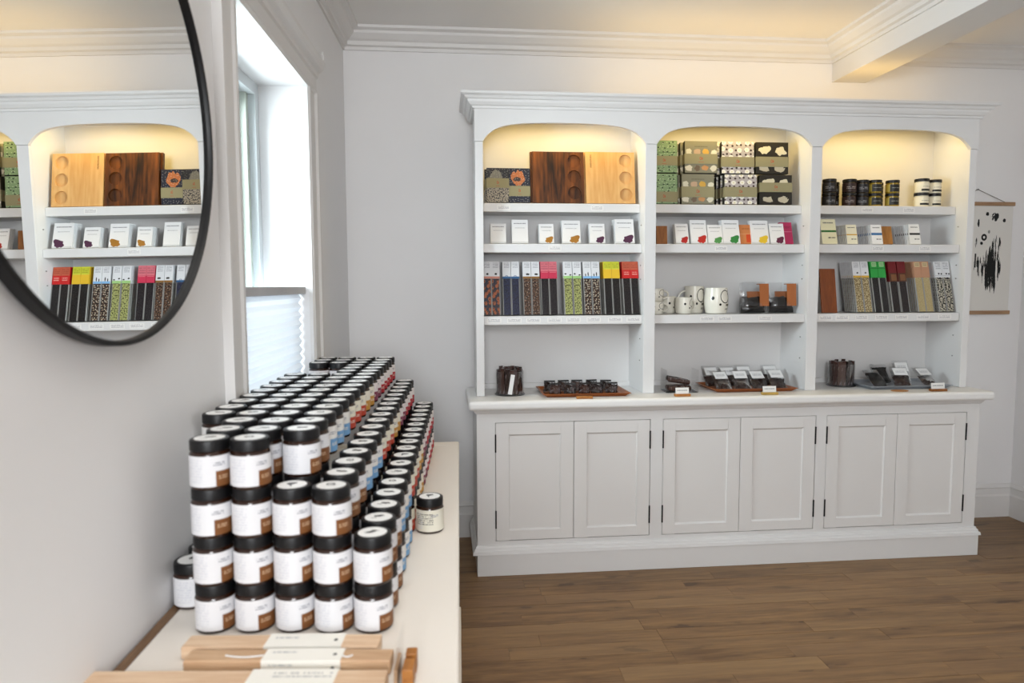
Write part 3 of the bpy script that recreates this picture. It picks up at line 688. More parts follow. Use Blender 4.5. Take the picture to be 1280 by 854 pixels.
tall('lemon', ('e0b52a', [('rect', 0, .55, 1, 1, 'c2c433'), ('text', .15, .62, .9, .9, '8d8c20', 3, 30), ('rect', 0, .54, 1, .565, 'd3cf50')]), '15110f', [('dots', 0, 0, 1, 1, '2a2421', 4, 24, .3)])
tall('chilli', ('c01a18', [('rect', 0, .5, 1, 1, 'b5563c'), ('text', .15, .6, .9, .9, '8f3a26', 3, 30), ('text', .2, .18, .85, .42, 'e6a89c', 2, 30)]), '16100f', [('dots', 0, 0, 1, 1, '2b2321', 4, 24, .3)])
tall('almond', (W_, [('rect', 0, 0, 1, .13, 'd0a63c'), GREY, ('blob', .6, .3, .12, .05, '202020', .7)]), '8a7448', [('dots', 0, 0, 1, 1, 'cbb98c', 4, 22, .42), ('dots', 0, 0, 1, 1, '5a4426', 3, 17, .2)])
tall('mint', ('2c9a40', [('rect', .2, .68, .85, .96, '9ac58c'), ('text', .3, .74, .78, .92, '4a7a44', 2, 40), ('rect', 0, .56, 1, .60, '1c6a2c')]), '17110f', [('dots', 0, 0, 1, 1, '2b2321', 4, 24, .25)])
tall('cherry', ('6a1418', [('rect', 0, 0, 1, .42, '4a2a18'), ('rect', .25, .05, .9, .36, '7a5030')]), '1c1210', [('dots', 0, 0, 1, 1, '33231e', 4, 24, .3)], .40)
tall('caramel', ('b98a6c', [('rect', .15, .66, .85, .95, 'c9b48c'), ('text', .25, .72, .75, .9, '7a6a48', 2, 40)]), 'b09a66', [('dots', 0, 0, 1, 1, 'cab988', 6, 34, .42)])
tall('cookie', (W_, [('text', .15, .5, .85, .95, '8b8d93', 4, 40), ('blob', .5, .24, .12, .05, '151515', .5), ('blob', .85, .22, .1, .05, '151515', .5), ('rect', 0, .1, 1, .12, '9ea1a6')]), 'cfc8b2', [('strokes', 0, 0, 1, 1, '14120f', 3.5, 20, .5)])
LEANT = R(14.5); GT1 = 'slim chocolate packs, left bay'; GT3 = 'slim chocolate packs, right bay'
left_pairs = [('apricot', .1955, .2375, .042, 'slim pack with dark slab and orange fruit'), ('blueberry', .294, .337, .041, 'slim pack with blue strip and navy slab'),
              ('hazelnut', .396, .439, .041, 'slim pack with brown strip and nutty slab'), ('rose', .486, .528, .041, 'slim pack with pink header and dark slab'),
              ('pistachio', .602, .649, .044, 'slim pack with green pistachio slab'), ('coconut', .703, .746, .041, 'slim pack with light blue strip and speckled slab'),
              ('lemon', .808, .850, .041, 'slim pack with lime and yellow header'), ('chilli', .9045, .9465, .0415, 'slim pack with red header')]
right_pairs = [('almond', 2.141, 2.186, .043, 'slim pack with yellow strip and golden slab', 7), ('mint', 2.242, 2.284, .040, 'slim pack with green header', 5),
               ('cherry', 2.341, 2.391, .045, 'slim pack with dark red header', 5), ('caramel', 2.484, 2.528, .043, 'slim pack with tan header and sandy slab', 6),
               ('cookie', 2.602, 2.645, .042, 'slim pack with white header and black speckled slab', 4)]
for pairs, G, ysl in ((left_pairs, GT1, YS+.045), (right_pairs, GT3, YS+.045)):
    for rec in pairs:
        nm, xa, xb, w_, desc = rec[:5]; n = rec[5] if len(rec) > 5 else 5; st = .0172 if G == GT3 else .0165
        for side, x in (('left', xa), ('right', xb)):
            for k in range(n):
                lab = f'{desc}, {side} one of the front pair' if k == 0 else f'{desc}, {side} column, {ORD[k]} in stack'
                make_tall(nm, w_, lab, G, (x+w_/2, ysl+k*st, S3+.0006), LEANT)

# ---- gift boxes with kraft sleeves
SLV = printed('kraft_sleeve', '8d8767', [('ring', .48, .56, .022, .13, 'a8583c', .3), ('blob', .53, .52, .018, .12, 'a8583c', .5), ('text', .42, .14, .58, .24, 'a8553a', 1, 60)], .7)
BXE = plain('box_edge', '23241f', .6)
def gift(nm, base, ops): return printed('gift_print_'+nm, base, ops, .5)
GIFT = {
 'green': gift('green', '7f9a72', [('rect', 0, .30, 1, .32, '5d7a54'), ('rect', 0, .62, 1, .64, '5d7a54'), ('dots', 0, 0, 1, 1, '2a3a2a', 5, 8, .17), ('dots', 0, .02, 1, 1, 'c5d4b4', 7, 11, .12)]),
 'grey': gift('grey', '7d7b68', [('text', .3, .80, .7, .86, '5e5c4c', 1, 60), ('blob', .12, .66, .09, .10, 'c9c6b2', .5), ('blob', .38, .66, .11, .09, 'b59a80', .5), ('blob', .64, .66, .10, .10, 'c29a44', .4), ('blob', .9, .64, .09, .09, 'd0cdb8', .5),
                                  ('blob', .12, .16, .11, .10, 'cfc8b4', .6), ('blob', .38, .15, .09, .09, '6a5a4a', .8), ('blob', .62, .16, .10, .08, 'bb8858', .5), ('blob', .88, .15, .10, .10, 'd2cdb8', .5)]),
 'flower': gift('flower', 'aba5a5', [('dots', 0, 0, 1, 1, '3b2a2c', 7, 7, .24, .35), ('dots', 0, 0, 1, 1, 'e3e1d8', 4, 4.2, .30, .25), ('dots', 0, 0, 1, 1, 'd5cfa8', 4, 4.2, .10, .25)]),
 'animal': gift('animal', '211d17', [('blob', .26, .74, .17, .11, 'cfc8ae', .7), ('blob', .40, .80, .06, .08, 'cfc8ae', .5), ('blob', .74, .72, .13, .13, 'cfc8ae', .8), ('blob', .86, .68, .08, .07, 'cfc8ae', .5), ('blob', .24, .16, .15, .10, 'b5ad98', .8), ('blob', .72, .17, .16, .11, 'b5ad98', .8)]),
 'nightA': gift('nightA', '22242c', [('blob', .45, .76, .36, .15, '77766e', 1.2), ('strokes', 0, .0, 1, .42, 'a39b8c', 22, 22, .48), ('dots', 0, .45, 1, 1, 'd8d4c8', 9, 14, .08)]),
 'nightB': gift('nightB', '1c2030', [('blob', .4, .72, .34, .19, 'b0683a', .9), ('blob', .38, .68, .2, .06, '3a2a26', .6), ('dots', 0, 0, 1, 1, 'd6d0c4', 8, 13, .09)]),
}
def gift_box(nm, w_, h_, d_, X0, y, z, lab, sl, lean=0., group='patterned gift boxes', rz=0.):
    g = thing('gift_box', lab, 'gift box', (X0+w_/2, y, z+.0010+d_*math.sin(lean)+.0015), (-lean, 0, rz), group)
    b = obj('box_lid', MB().box(-w_/2, w_/2, 0, d_*.6, 0, h_, 1, 0).mesh('box_lid', [GIFT[nm], BXE]), None, g)
    obj('box_base', MB().box(-w_/2+.0015, w_/2-.0015, d_*.6, d_, .0015, h_-.0015), BXE, g)
    a, c_ = sl; e = .0015
    obj('kraft_sleeve', MB().box(-w_/2-e, w_/2+e, -e, d_+e, h_*a, h_*c_), SLV, g); return g
hB = .150
for nm, X0l, X0u, w_, desc, su, sl_ in (('green', 1.0500, 1.0500, .136, 'pale green gift box', (.22, .52), (.05, .40)), ('grey', 1.209, 1.226, .170, 'grey gift box with small round sweets', (.28, .60), (.22, .58)),
                                ('flower', 1.435, 1.420, .170, 'white flower-patterned gift box', (.20, .52), (.24, .58)), ('animal', 1.622, 1.602, .172, 'black gift box with pale animals', (.22, .54), (.42, .74))):
    ln = R(3)
    gift_box(nm, w_, hB, .034, X0l, YS+.095, S1, desc+', lower box at the front', sl_, ln)
    gift_box(nm, w_, hB*1.07, .034, X0u, YS+.103, S1+hB+.006, desc+', upper box at the front', su, ln)
    if nm in ('grey', 'flower'):
        for k in (1, 2):
            gift_box(nm, w_, hB, .034, X0l-.006*k, YS+.095+.040*k, S1, desc+', lower row, '+ORD[k]+' from front', sl_, ln)
            gift_box(nm, w_, hB*1.07, .034, X0u-.010*k, YS+.103+.040*k, S1+hB+.006, desc+', upper row, '+ORD[k]+' from front', su, ln)
for nm, X0, w_, desc, sl_ in (('nightA', .219, .110, 'dark gift box with silvery grain print', (.42, .70)), ('nightB', .3305, .104, 'dark gift box with orange figure print', (.18, .48))):
    gift_box(nm, w_, .170, .034, X0, YS+.105, S1, desc+', in front', sl_, R(5))
    gift_box(nm, w_, .170, .034, X0-(.008 if nm == 'nightA' else -.006), YS+.147, S1, desc+', standing behind its twin', sl_, R(5))

# ---- serving boards with three round wells
def serving_board(lab, X0, w_, h_, d_, y, z, lean, mat, brand, wx, wz, rad, group):
    b = thing('serving_board', lab, 'serving board', (X0+w_/2, y, z+.0008+d_*math.sin(lean)), (-lean, 0, 0), group)
    o = MB(); seg = 28; x0, x1 = -w_/2, w_/2; wells = [(wx-w_/2, q) for q in wz]
    # front face cut around the wells: one band of cells, each with its hole
    xa, xb = wells[0][0]-rad*1.25, wells[0][0]+rad*1.25
    zs = [0]+[(a[1]+b_[1])/2 for a, b_ in zip(sorted(wells, key=lambda q: q[1]), sorted(wells, key=lambda q: q[1])[1:])]+[h_]
    F = lambda x, zz: (x, 0, zz)
    o.face([F(x0, 0), F(xa, 0), F(xa, h_), F(x0, h_)]); o.face([F(xb, 0), F(x1, 0), F(x1, h_), F(xb, h_)])
    for (cx, cz), za, zb in zip(sorted(wells, key=lambda q: q[1]), zs, zs[1:]):
        ring = [(cx+rad*math.cos(2*math.pi*k/seg), cz+rad*math.sin(2*math.pi*k/seg)) for k in range(seg)]
        def edge(px, pz):
            dx, dz = px-cx, pz-cz; t_ = 1e9
            if dx > 1e-9: t_ = min(t_, (xb-cx)/dx)
            if dx < -1e-9: t_ = min(t_, (xa-cx)/dx)
            if dz > 1e-9: t_ = min(t_, (zb-cz)/dz)
            if dz < -1e-9: t_ = min(t_, (za-cz)/dz)
            return (cx+dx*t_, cz+dz*t_)
        E_ = [edge(*q) for q in ring]; corners = [(xb, zb), (xa, zb), (xa, za), (xb, za)]
        for k in range(seg):
            k2 = (k+1) % seg; e0, e1 = E_[k], E_[k2]; pts = [ring[k], e0]
            for cq in corners:
                if (abs(e0[0]-cq[0]) < 1e-6) != (abs(e1[0]-cq[0]) < 1e-6) and (abs(e0[1]-cq[1]) < 1e-6) != (abs(e1[1]-cq[1]) < 1e-6) and \
                   (abs(e0[0]-cq[0]) < 1e-6 or abs(e0[1]-cq[1]) < 1e-6) and (abs(e1[0]-cq[0]) < 1e-6 or abs(e1[1]-cq[1]) < 1e-6): pts.append(cq)
            pts += [e1, ring[k2]]
            o.face([F(*q) for q in pts], [(0, 0)]*len(pts))
            a_, b2 = ring[k], ring[k2]
            o.face([(a_[0], 0, a_[1]), (b2[0], 0, b2[1]), (b2[0], .013, b2[1]), (a_[0], .013, a_[1])], None, 0, True)
        o.face([(q[0], .013, q[1]) for q in ring][::-1], [(0, 0)]*seg)
    o.face([(x1, d_, 0), (x0, d_, 0), (x0, d_, h_), (x1, d_, h_)])
    o.face([(x0, d_, 0), (x0, 0, 0), (x0, 0, h_), (x0, d_, h_)]); o.face([(x1, 0, 0), (x1, d_, 0), (x1, d_, h_), (x1, 0, h_)])
    o.face([(x0, 0, h_), (x1, 0, h_), (x1, d_, h_), (x0, d_, h_)]); o.face([(x0, d_, 0), (x1, d_, 0), (x1, 0, 0), (x0, 0, 0)])
    obj('board', o, mat, b)
    if brand: obj('burnt_mark', MB().face([(-w_/2+.020, -.0004, h_*.68), (-w_/2+.034, -.0004, h_*.68), (-w_/2+.034, -.0004, h_*.96), (-w_/2+.020, -.0004, h_*.96)]), brand, b)
    return b
WALNUT = wood('walnut', '1a0b04', '7a4418', .9, 2, .4, lo=.40, hi=.66); MAPLE = wood('maple', 'c08c4c', 'dcb277', .8, 2, .45)
BRAND = printed('burnt_print', 'd0a264', [('vtext', .2, .05, .8, .95, '5a3a1c', 1, 70)], .6)
GB = 'serving boards on the top left shelf'
serving_board('dark walnut serving board with three round wells, in front', .448, .262, .262, .018, YS+.100, S1, R(9), WALNUT, None, .212, (.052, .135, .215), .033, GB)
serving_board('second walnut serving board, almost hidden behind the front walnut one', .440, .262, .264, .018, YS+.121, S1, R(9), WALNUT, None, .212, (.052, .135, .215), .033, GB)
serving_board('pale maple serving board with three round wells, in front', .719, .252, .264, .018, YS+.100, S1, R(9), MAPLE, BRAND, .205, (.045, .132, .219), .033, GB)
serving_board('second maple serving board, almost hidden behind the front maple one', .708, .252, .266, .018, YS+.121, S1, R(9), MAPLE, None, .205, (.045, .132, .219), .033, GB)

# ---- small jars on the top right shelf
def sj(name, body, labm, z0, z1, cap):
    b = MB().lathe([(0, 0), (.032, 0), (.034, .003), (.034, .050), (.031, .054), (.031, .056)], 28).mesh('jar_body', body)
    c_ = MB().lathe([(.0325, .055), (.0345, .056), (.0345, .068), (.033, .0698), (0, .0698)], 28).mesh('lid', cap)
    l_ = MB().lathe([(.0343, z0), (.0343, z1)], 28).mesh('paper_label', labm); return b, c_, l_
GOLDB = plain('golden_preserve', '8a7428', .12, wob=.35, scale=50); DKJ = plain('dark_preserve', '1d1412', .12); CRM = plain('cream_pot', 'd9d2bd', .3)
L_DK = printed('label_dark', '17161a', [('text', .40, .3, .62, .62, '8d8d92', 2, 70)]); L_BR = printed('label_brown', '2e1d1c', [('text', .40, .3, .62, .62, 'a39a98', 2, 70)])
L_GD = printed('label_black', 'a09040', [('rect', .42, 0, .80, 1, '14140f'), ('text', .46, .45, .70, .6, '9a9a90', 1, 70)]); L_WH = printed('label_white', 'dcd6c2', [('rect', .42, .08, .72, .30, '15150f'), ('text', .45, .5, .68, .62, '77756a', 1, 80)])
SJ = {'dark': sj('dark', DKJ, L_DK, .004, .050, LID), 'brown': sj('brown', DKJ, L_BR, .004, .050, LID), 'gold': sj('gold', GOLDB, L_GD, .008, .046, LID), 'white': sj('white', CRM, L_WH, .004, .050, LID)}
GJ = 'small jars on the top right shelf'
for kind, x, dy, sc, desc in (('dark', 1.948, .182, 1., 'small black jar half hidden by the bay edge'), ('dark', 2.017, .135, 1.0, 'small black jar at the left of the row'), ('dark', 2.076, .203, .95, 'small black jar set back between the front ones'),
                              ('brown', 2.128, .135, 1., 'small brown-labelled jar in the row'), ('dark', 2.200, .138, .98, 'small black jar beside the golden jars'), ('gold', 2.270, .135, .98, 'small golden jar with black label, left one'),
                              ('gold', 2.320, .198, .95, 'small golden jar set back behind the front two'), ('gold', 2.368, .135, .98, 'small golden jar with black label, right one'), ('white', 2.533, .135, 1.05, 'small cream jar with black band, left one'), ('white', 2.607, .140, 1.02, 'small cream jar with black band, right one')):
    for lv in (0, 1):
        j = thing('small_jar', desc+(', lower of two' if lv == 0 else ', upper of two'), 'jar', (x, YS+dy, S1+.0005+lv*.0702*sc), (0, 0, R(-18)+random.uniform(-.2, .2)), GJ); j.scale = (sc, sc, sc)
        for nm, me in zip(('jar_body', 'lid', 'paper_label'), SJ[kind]): obj(nm, me, None, j)

# ---- mugs
INK = '1e1c1a'
MUGP = printed('mug_glaze', 'e0dccf', [('ring', .60, .66, .075, .24, INK, .07), ('blob', .42, .60, .022, .07, INK, .2), ('ring', .70, .80, .045, .12, INK, .12), ('blob', .52, .36, .016, .05, INK, .2), ('text', .60, .1, .72, .42, '6f6a5f', 2, 60)], .25)
def mug(lab, x, y, z, r, h, handle_ang, belly=False, spin=0.):
    g = thing('mug', lab, 'mug', (x, y, z+.0005), (0, 0, spin), 'doodled cream mugs')
    wl = .004
    pr_ = [(0, 0), (r*.80, 0), (r*.9, .004), (r*(1.0 if not belly else 1.04), h*.35), (r*(1.0 if not belly else 1.03), h*.6), (r*(1 if not belly else .94), h-.002), (r*(1 if not belly else .94)-.002, h), (r*(1 if not belly else .94)-wl, h-.002), (r*.93-wl, .01), (0, .008)]
    obj('mug_body', MB().lathe(pr_, 36), MUGP, g)
    a = handle_ang; dx, dy = math.cos(a), math.sin(a); q = []
    for k in range(11):
        th = -math.pi/2+math.pi*k/10; q.append((dx*(r*.93+max(.026, h*.28)*math.cos(th)), dy*(r*.93+max(.026, h*.28)*math.cos(th)), h*.52+h*.30*math.sin(th)))
    obj('handle', MB().tube(q, .0052, 8), MUGP, g); return g
mug('doodled cream mug at the bay edge, lower of a stack', 1.090, YS+.125, S3, .040, .064, R(-8))
mug('doodled cream mug at the bay edge, upper of a stack', 1.090, YS+.125, S3+.0650, .040, .066, R(-6))
mug('doodled cream mug behind the short mug, handle hidden', 1.176, YS+.190, S3, .040, .090, R(60), spin=.4)
mug('short plain-sided cream mug with handle to the right', 1.236, YS+.12, S3, .0425, .086, R(-12), spin=.35)
mug('tall doodled cream mug standing behind the big one', 1.320, YS+.195, S3, .050, .143, R(190), spin=-.2)
mug('big round-bellied cream mug in front, curl and dots', 1.410, YS+.12, S3, .059, .134, R(75), True, -.15)

# ---- cello bags with kraft bands on the third shelf
FILL = plain('dark_sweets', '1a1412', .3, wob=.5, scale=90)
BLK = plain('black_sweets', '141213', .25, wob=.4, scale=80)
def cello(lab, x, y, z, w_, h_, d_, rot, fill_h, fill, parts, name='cello_bag', cat='bag', group=None, seed=1):
    g = thing(name, lab, cat, (x, y, z), rot, group)
    obj('clear_bag', MB().pillow(w_, h_, d_, 8, 10, 0, .0016, seed, 0), BAGF, g)
    obj('sweets', MB().pillow(w_*.88, h_*fill_h, d_*.82, 9, 8, 0, .0045, seed+5, .003), fill, g)
    for nm, mb_, mt in parts: obj(nm, mb_, mt, g)
    return g
KB = plain('kraft_band', 'a05c2c', .7, wob=.1, scale=30)
def kband(w0, w1, z0, z1, yf): return MB().box(w0, w1, -yf-.002, -yf, z0, z1).box(w0, w1, -.001, .001+yf*.3, z1-.002, z1+.002)
def fronted(x, lab, seed, bx, yy):
    cello(lab, x, YS+yy, S3+.001, .146, .160, .062, (R(-5), 0, R(random.uniform(-2, 2))), .52, BLK,
          [('kraft_band', kband(bx, bx+.050, .036, .152, .024), KB), ('kraft_insert', MB().box(-.030, .056, .002, .005, .060, .114), KB)], group='cello bags of black sweets', seed=seed)
fronted(1.604, 'clear bag of black sweets with kraft band, nearest the mugs', 3, .026, .105)
fronted(1.758, 'clear bag of black sweets with kraft band, right of its twin', 9, .022, .110)
cello('clear bag of black sweets standing behind the two banded ones', 1.660, YS+.205, S3+.001, .13, .165, .05, (R(-6), 0, .1), .45, BLK, [], group='cello bags of black sweets', seed=14)

# ------------------------------------------------------------------ things on the worktop
ZW = .8585
def cyl_jar(x, y, r, h, lab, glab, slab, tagged):
    g = thing('clear_jar', lab, 'jar', (x, y, ZW), (0, 0, 0), 'clear jars of chocolate sticks')
    obj('jar_wall', MB().lathe([(r-.003, .004), (r, 0), (r, .118), (r-.001, .119), (r-.003, .118), (r-.003, .004)], 40), CLEAR, g)
    obj('jar_base', MB().lathe([(0, .0), (r+.005, 0), (r+.006, .003), (r+.003, .006), (0, .006)], 40), clear('jar_base_plastic', (.8, .81, .83), .1), g)
    rk = random.Random(int(x*100))
    st = MB().box(-.0095, .0095, -.005, .005, 0, .124).mesh('chocolate_stick', WRAP)
    for k in range(18 if r > .07 else 17):
        a = 2*math.pi*k/17.5+.1; rr = r-.012 if k < 17 else 0
        o = obj('chocolate_stick', st, None, None, (x+rr*math.cos(a), y+rr*math.sin(a), ZW+.0075), (rk.uniform(-.03, .03), rk.uniform(-.03, .03), a+math.pi/2))
        o.scale = (1, 1, rk.uniform(.93, 1.06)); tag(o, slab, 'chocolate stick', glab)
    for k in range(7):
        a = 2*math.pi*k/7; o = obj('chocolate_stick', st, None, None, (x+(r-.032)*math.cos(a), y+(r-.032)*math.sin(a), ZW+.0075), (0, 0, a+math.pi/2+.3)); o.scale = (1, 1, rk.uniform(.95, 1.08))
        tag(o, slab, 'chocolate stick', glab)
cyl_jar(.325, 3.440, .070, .13, 'clear round jar of chocolate sticks in the left bay, white tag', 'chocolate sticks in the left jar', 'thin wrapped chocolate stick packed in the left clear jar', True)
cyl_jar(2.122, 3.525, .068, .13, 'clear round jar of chocolate sticks in the right bay, no tag', 'chocolate sticks in the right jar', 'thin wrapped chocolate stick packed in the right clear jar', False)
tag(obj('paper_tag', MB().box(-.010, .010, -.0006, .0006, 0, .098), PAPER, None, (.318, 3.3665, ZW+.010), (0, R(9), 0)), 'slim white paper tag on the front of the left stick jar', 'tag')

def tray(lab, x0, x1, y0, y1, mat, h=.018, fl=.016):
    g = thing('tray', lab, 'tray', ((x0+x1)/2, (y0+y1)/2, ZW), (0, 0, 0), 'trays on the worktop')
    a, b = (x1-x0)/2, (y1-y0)/2; o = MB(); T = .004
    def ring(s_, z): return [(-a-s_, -b-s_, z), (a+s_, -b-s_, z), (a+s_, b+s_, z), (-a-s_, b+s_, z)]
    L = [ring(0, 0), ring(fl, h), ring(fl+.006, h), ring(fl+.006, h-.003), ring(fl+.002, h-.003), ring(0, -.0)]
    L = [ring(-.002, T), ring(fl-.002, h), ring(fl+.006, h), ring(fl+.006, h-.003), ring(fl+.001, h-.004), ring(0, .0002)]
    o.face(L[0]); o.face(L[-1][::-1])
    for A, B in zip(L, L[1:]):
        for k in range(4): o.face([A[k], A[(k+1) % 4], B[(k+1) % 4], B[k]])
    obj('tray_body', o, mat, g, bevel=.002); return g
TRW = wood('tray_wood', '7c3e14', 'a05a22', 2.5, 0, .4); TRM = plain('tray_steel', '9ba0a8', .35, .5)
tray('brown wooden tray of wrapped chocolates in the left bay', .495, .885, 3.318, 3.555, TRW)
tray('brown wooden tray of labelled clear bags in the middle bay', 1.372, 1.768, 3.372, 3.600, TRW)
tray('grey metal tray of clear bags in the right bay', 2.200, 2.610, 3.372, 3.600, TRM)

# wrapped chocolates on the left tray
FLAP = plain('black_card', '1c1b1b', .5)
def choc_parcel():
    g = thing('wrapped_chocolate', '', 'chocolate', group='wrapped chocolates on the wooden tray')
    obj('chocolates', MB().pillow(.056, .046, .050, 7, 6, 0, .0045, 21, .002), WRAP, g)
    f = MB()
    f.face([(-.031, -.027, 0), (.031, -.027, 0), (.027, -.004, .050), (-.027, -.004, .050)]).face([(.031, .027, 0), (-.031, .027, 0), (-.027, .004, .050), (.027, .004, .050)])
    f.face([(-.031, .027, 0), (-.031, -.027, 0), (-.027, -.004, .050), (-.027, .004, .050)]).face([(.031, -.027, 0), (.031, .027, 0), (.027, .004, .050), (.027, -.004, .050)])
    obj('clear_wrap', f, FILM, g)
    obj('card_strip', MB().box(-.028, .028, -.005, .005, .049, .057), FLAP, g, bevel=.001); return g
proto = choc_parcel(); first = True
spots = [(.545, 3.372, .1, 'front row, nearest tray left end'), (.618, 3.368, -.25, 'front row, second from tray left'), (.690, 3.370, .3, 'front row, middle'), (.755, 3.372, 0, 'front row, fourth from tray left'), (.828, 3.375, -.05, 'front row, nearest tray right end'),
         (.530, 3.470, 0, 'back row, nearest tray left end'), (.602, 3.478, .05, 'back row, second from tray left'), (.672, 3.480, 0, 'back row, middle'), (.748, 3.482, .15, 'back row, fourth from tray left'), (.818, 3.462, -.1, 'back row, nearest tray right end')]
for i, (x, y, rz, ds) in enumerate(spots):
    g = proto if i == 0 else copy_tree(proto); g.location = (x, y, ZW+.0045); g.rotation_euler = (R(random.uniform(-4, 4)) if False else 0, 0, rz); g['label'] = 'dark wrapped chocolate with black card strip, '+ds
# clear bags with white labels on the other two trays
LABP = printed('bag_label', 'dededd', [('text', .15, .35, .85, .65, '8b8b90', 2, 40)], .6)
def lying_bag(lab, x, y, z, rz, tilt, group, seed, fill=CHOC, lz=.060, label=True, fh=.5):
    parts = [('white_label', MB().face([(-.034, -.0150, lz), (.034, -.0150, lz), (.034, -.0095, lz+.050), (-.034, -.0095, lz+.050)]), LABP)] if label else []
    return cello(lab, x, y, z, .088, .125, .028, (R(tilt), 0, rz), fh, fill, parts, 'labelled_bag', 'bag', group, seed)
GBM = 'clear labelled bags on the middle tray'
for i, (x, y, z, rz, tl, ds) in enumerate([(1.418, 3.388, .010, .06, -47, 'front row, leftmost'), (1.515, 3.386, .010, -.05, -44, 'front row, second'), (1.612, 3.386, .010, .05, -46, 'front row, third'), (1.712, 3.388, .010, .02, -43, 'front row, rightmost'),
                                       (1.412, 3.512, .010, .05, -38, 'back row, leftmost'), (1.500, 3.512, .010, -.03, -40, 'back row, second'), (1.590, 3.512, .010, 0, -36, 'back row, third'), (1.730, 3.500, .012, -.03, -36, 'back row, rightmost')]):
    lying_bag('clear bag of chocolate with white label on middle tray, '+ds, x, y, ZW+z, rz, tl, GBM, 30+i)
GBR = 'clear bags on the grey tray'
for i, (x, y, z, rz, tl, ds, lb) in enumerate([(2.268, 3.392, .010, .12, -52, 'clear bag of black pieces at left of grey tray, no label', False), (2.360, 3.512, .010, -.12, -42, 'clear bag of black pieces set back on grey tray, no label', False),
                                           (2.385, 3.388, .012, -.22, -44, 'clear bag with tilted white label in front on grey tray', True), (2.468, 3.510, .012, -.1, -24, 'clear bag with white label standing taller at back of grey tray', True), (2.540, 3.392, .012, .08, -48, 'clear bag with white label at right of grey tray', True)]):
    lying_bag(ds, x, y, ZW+z, rz, tl, GBR, 60+i, BLK if not lb else CHOC, label=lb, fh=.8 if not lb else .5)

# clear box of chocolate logs
bx = thing('acrylic_box', 'clear acrylic box of chocolate logs in the middle bay', 'box', (1.195, 3.435, ZW), (0, 0, R(-3)))
o = MB(); a, b, h, T = .082, .062, .115, .003
for q in ((-a, a, -b, -b+T), (-a, a, b-T, b), (-a, -a+T, -b+T, b-T), (a-T, a, -b+T, b-T)): o.box(*q, 0, h)
obj('box_walls', o, CLEAR, bx); obj('box_floor', MB().box(-a+T, a-T, -b+T, b-T, .0002, .004), clear('smoked_plastic', (.6, .62, .65), .1), bx)
for i, (dx, dy, dz, rz, ry, ds) in enumerate([(-.005, -.036, .0150, .03, 0, 'lowest in front'), (.0, -.006, .0150, -.03, 0, 'lowest in the middle'), (-.002, .026, .0150, .02, 0, 'lowest at the back'), (-.006, -.021, .051, .06, 11, 'upper front'), (-.004, .013, .053, -.05, 13, 'upper back')]):
    l_ = obj('chocolate_log', MB().tube([(-.062, 0, 0), (-.058, 0, 0), (.0, 0, .001), (.052, 0, 0), (.056, 0, 0)], [.006, .0125, .0130, .0125, .006], 10), WRAP, None, (1.195+dx, 3.435+dy, ZW+dz+.004), (0, R(ry*.9), rz))
    tag(l_, 'chocolate log in the clear acrylic box, '+ds, 'chocolate log', 'chocolate logs in the acrylic box')

# card holders
CARD = printed('price_card', 'e6e6e2', [('text', .12, .4, .88, .7, '7d7d80', 1, 40)], .6)
GOLDW = wood('pale_gold_wood', '9c7c3a', 'c4a458', 3, 0, .5)
def card(lab, x, y, w_, wood_m, card_on=True, z=0):
    g = thing('card_holder', lab, 'card holder', (x, y, ZW), (0, 0, 0), 'price card holders on the worktop')
    obj('wooden_block', MB().box(-w_/2, w_/2, -.012, .012, 0, .012), wood_m, g, bevel=.0015)
    if card_on:
        m_ = MB().box(-w_*.43, w_*.43, -.001, .0, .012, .042); obj('price_card', m_, CARD, g, (0, 0, 0), (R(-8), 0, 0))
card('orange wooden card holder with white card before the acrylic box', 1.156, 3.274, .078, ORANGE_WOOD)
card('pale gold card holder with white card before the middle tray', 1.600, 3.272, .080, GOLDW)
card('dark orange card holder with white card before the grey tray', 2.494, 3.276, .086, DIVW)
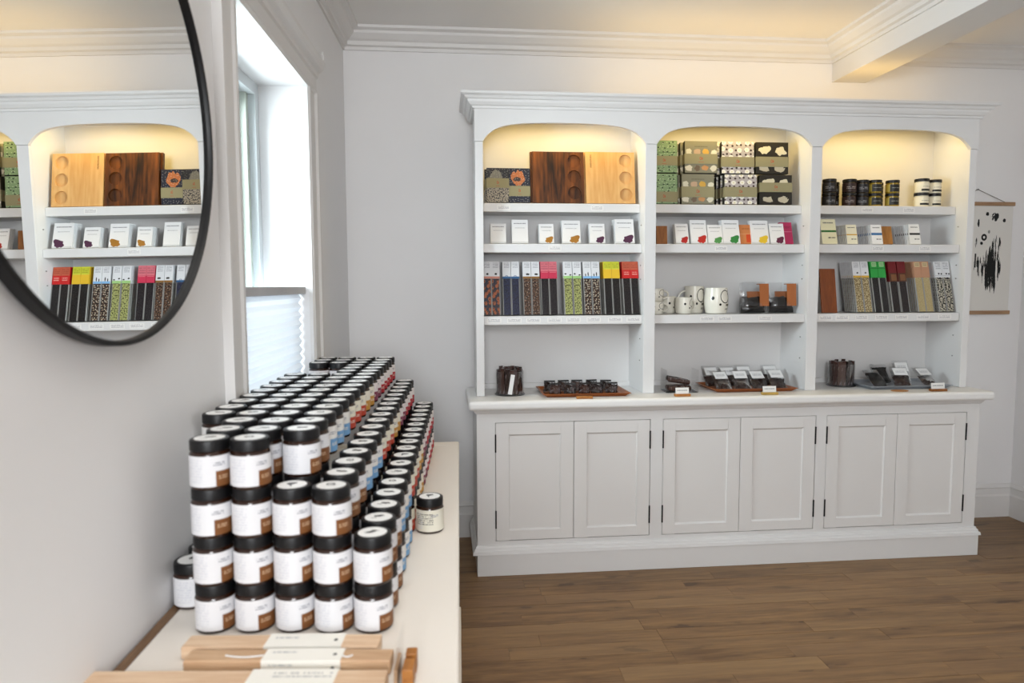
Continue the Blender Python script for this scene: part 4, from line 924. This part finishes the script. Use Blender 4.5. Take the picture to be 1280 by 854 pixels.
card('plain wooden block without card before the left tray', .668, 3.262, .078, ORANGE_WOOD, False)
tag(obj('kraft_tag', MB().lathe([(0, 0), (.044, 0), (.045, .001), (.044, .003), (0, .003)], 32), KRAFT, None, (2.306, 3.305, ZW+.0003)), 'round kraft tag lying before the grey metal tray', 'tag').scale = (1, .62, 1)

# ------------------------------------------------------------------ hanging print beyond the shelf unit
po = thing('hanging_print', 'black ink print on white paper hung between two wooden bars', 'wall print', (3.090, YW-.012, 1.55))
Q = lambda u: .462+.542*u
INKP = printed('ink_print', 'd9d6d0', [('brush', .73, .40, .16, .23, '121212', 34, 2.8, .44), ('brush', .79, .60, .10, .14, '161616', 30, 4, .49), ('brush', .58, .43, .12, .13, '1a1a1a', 36, 4, .5),
                                       ('brush', Q(.54), .885, .07, .05, '161616', 26, 12, .42), ('blob', Q(.34), .915, .02, .018, '141414', .4), ('blob', Q(.78), .855, .02, .018, '141414', .4), ('blob', Q(.12), .83, .016, .032, '141414', .5),
                                       ('ring', Q(.28), .70, .027, .022, '1a1a1a', .45), ('blob', Q(.22), .645, .02, .014, '141414', .4), ('brush', Q(.08), .65, .022, .06, '2a2a2a', 50, 6, .5), ('rect', Q(.06), .42, Q(.10), .55, '1e1e1e'), ('blob', Q(.40), .75, .016, .015, '8a8a86', .5)], .8)
obj('paper', MB().face([(-.225, 0, -.318), (.225, 0, -.318), (.225, 0, .31), (-.225, 0, .31)]).face([(.225, .0008, -.318), (-.225, .0008, -.318), (-.225, .0008, .31), (.225, .0008, .31)]), INKP, po)
PBAR = wood('print_bar_wood', '8a6a4c', 'a98868', 3, 0, .5)
obj('top_bar', MB().box(-.232, .232, -.008, .008, .303, .325), PBAR, po, bevel=.002); obj('bottom_bar', MB().box(-.232, .232, -.008, .008, -.328, -.306), PBAR, po, bevel=.002)
obj('string', MB().tube([(-.17, 0, .325), (0, 0, .396), (.17, 0, .325)], .0016, 6), plain('string', '6a625a', .8), po)
obj('nail', MB().tube([(0, -.004, .396), (0, .012, .396)], .003, 6), BLACK, po)
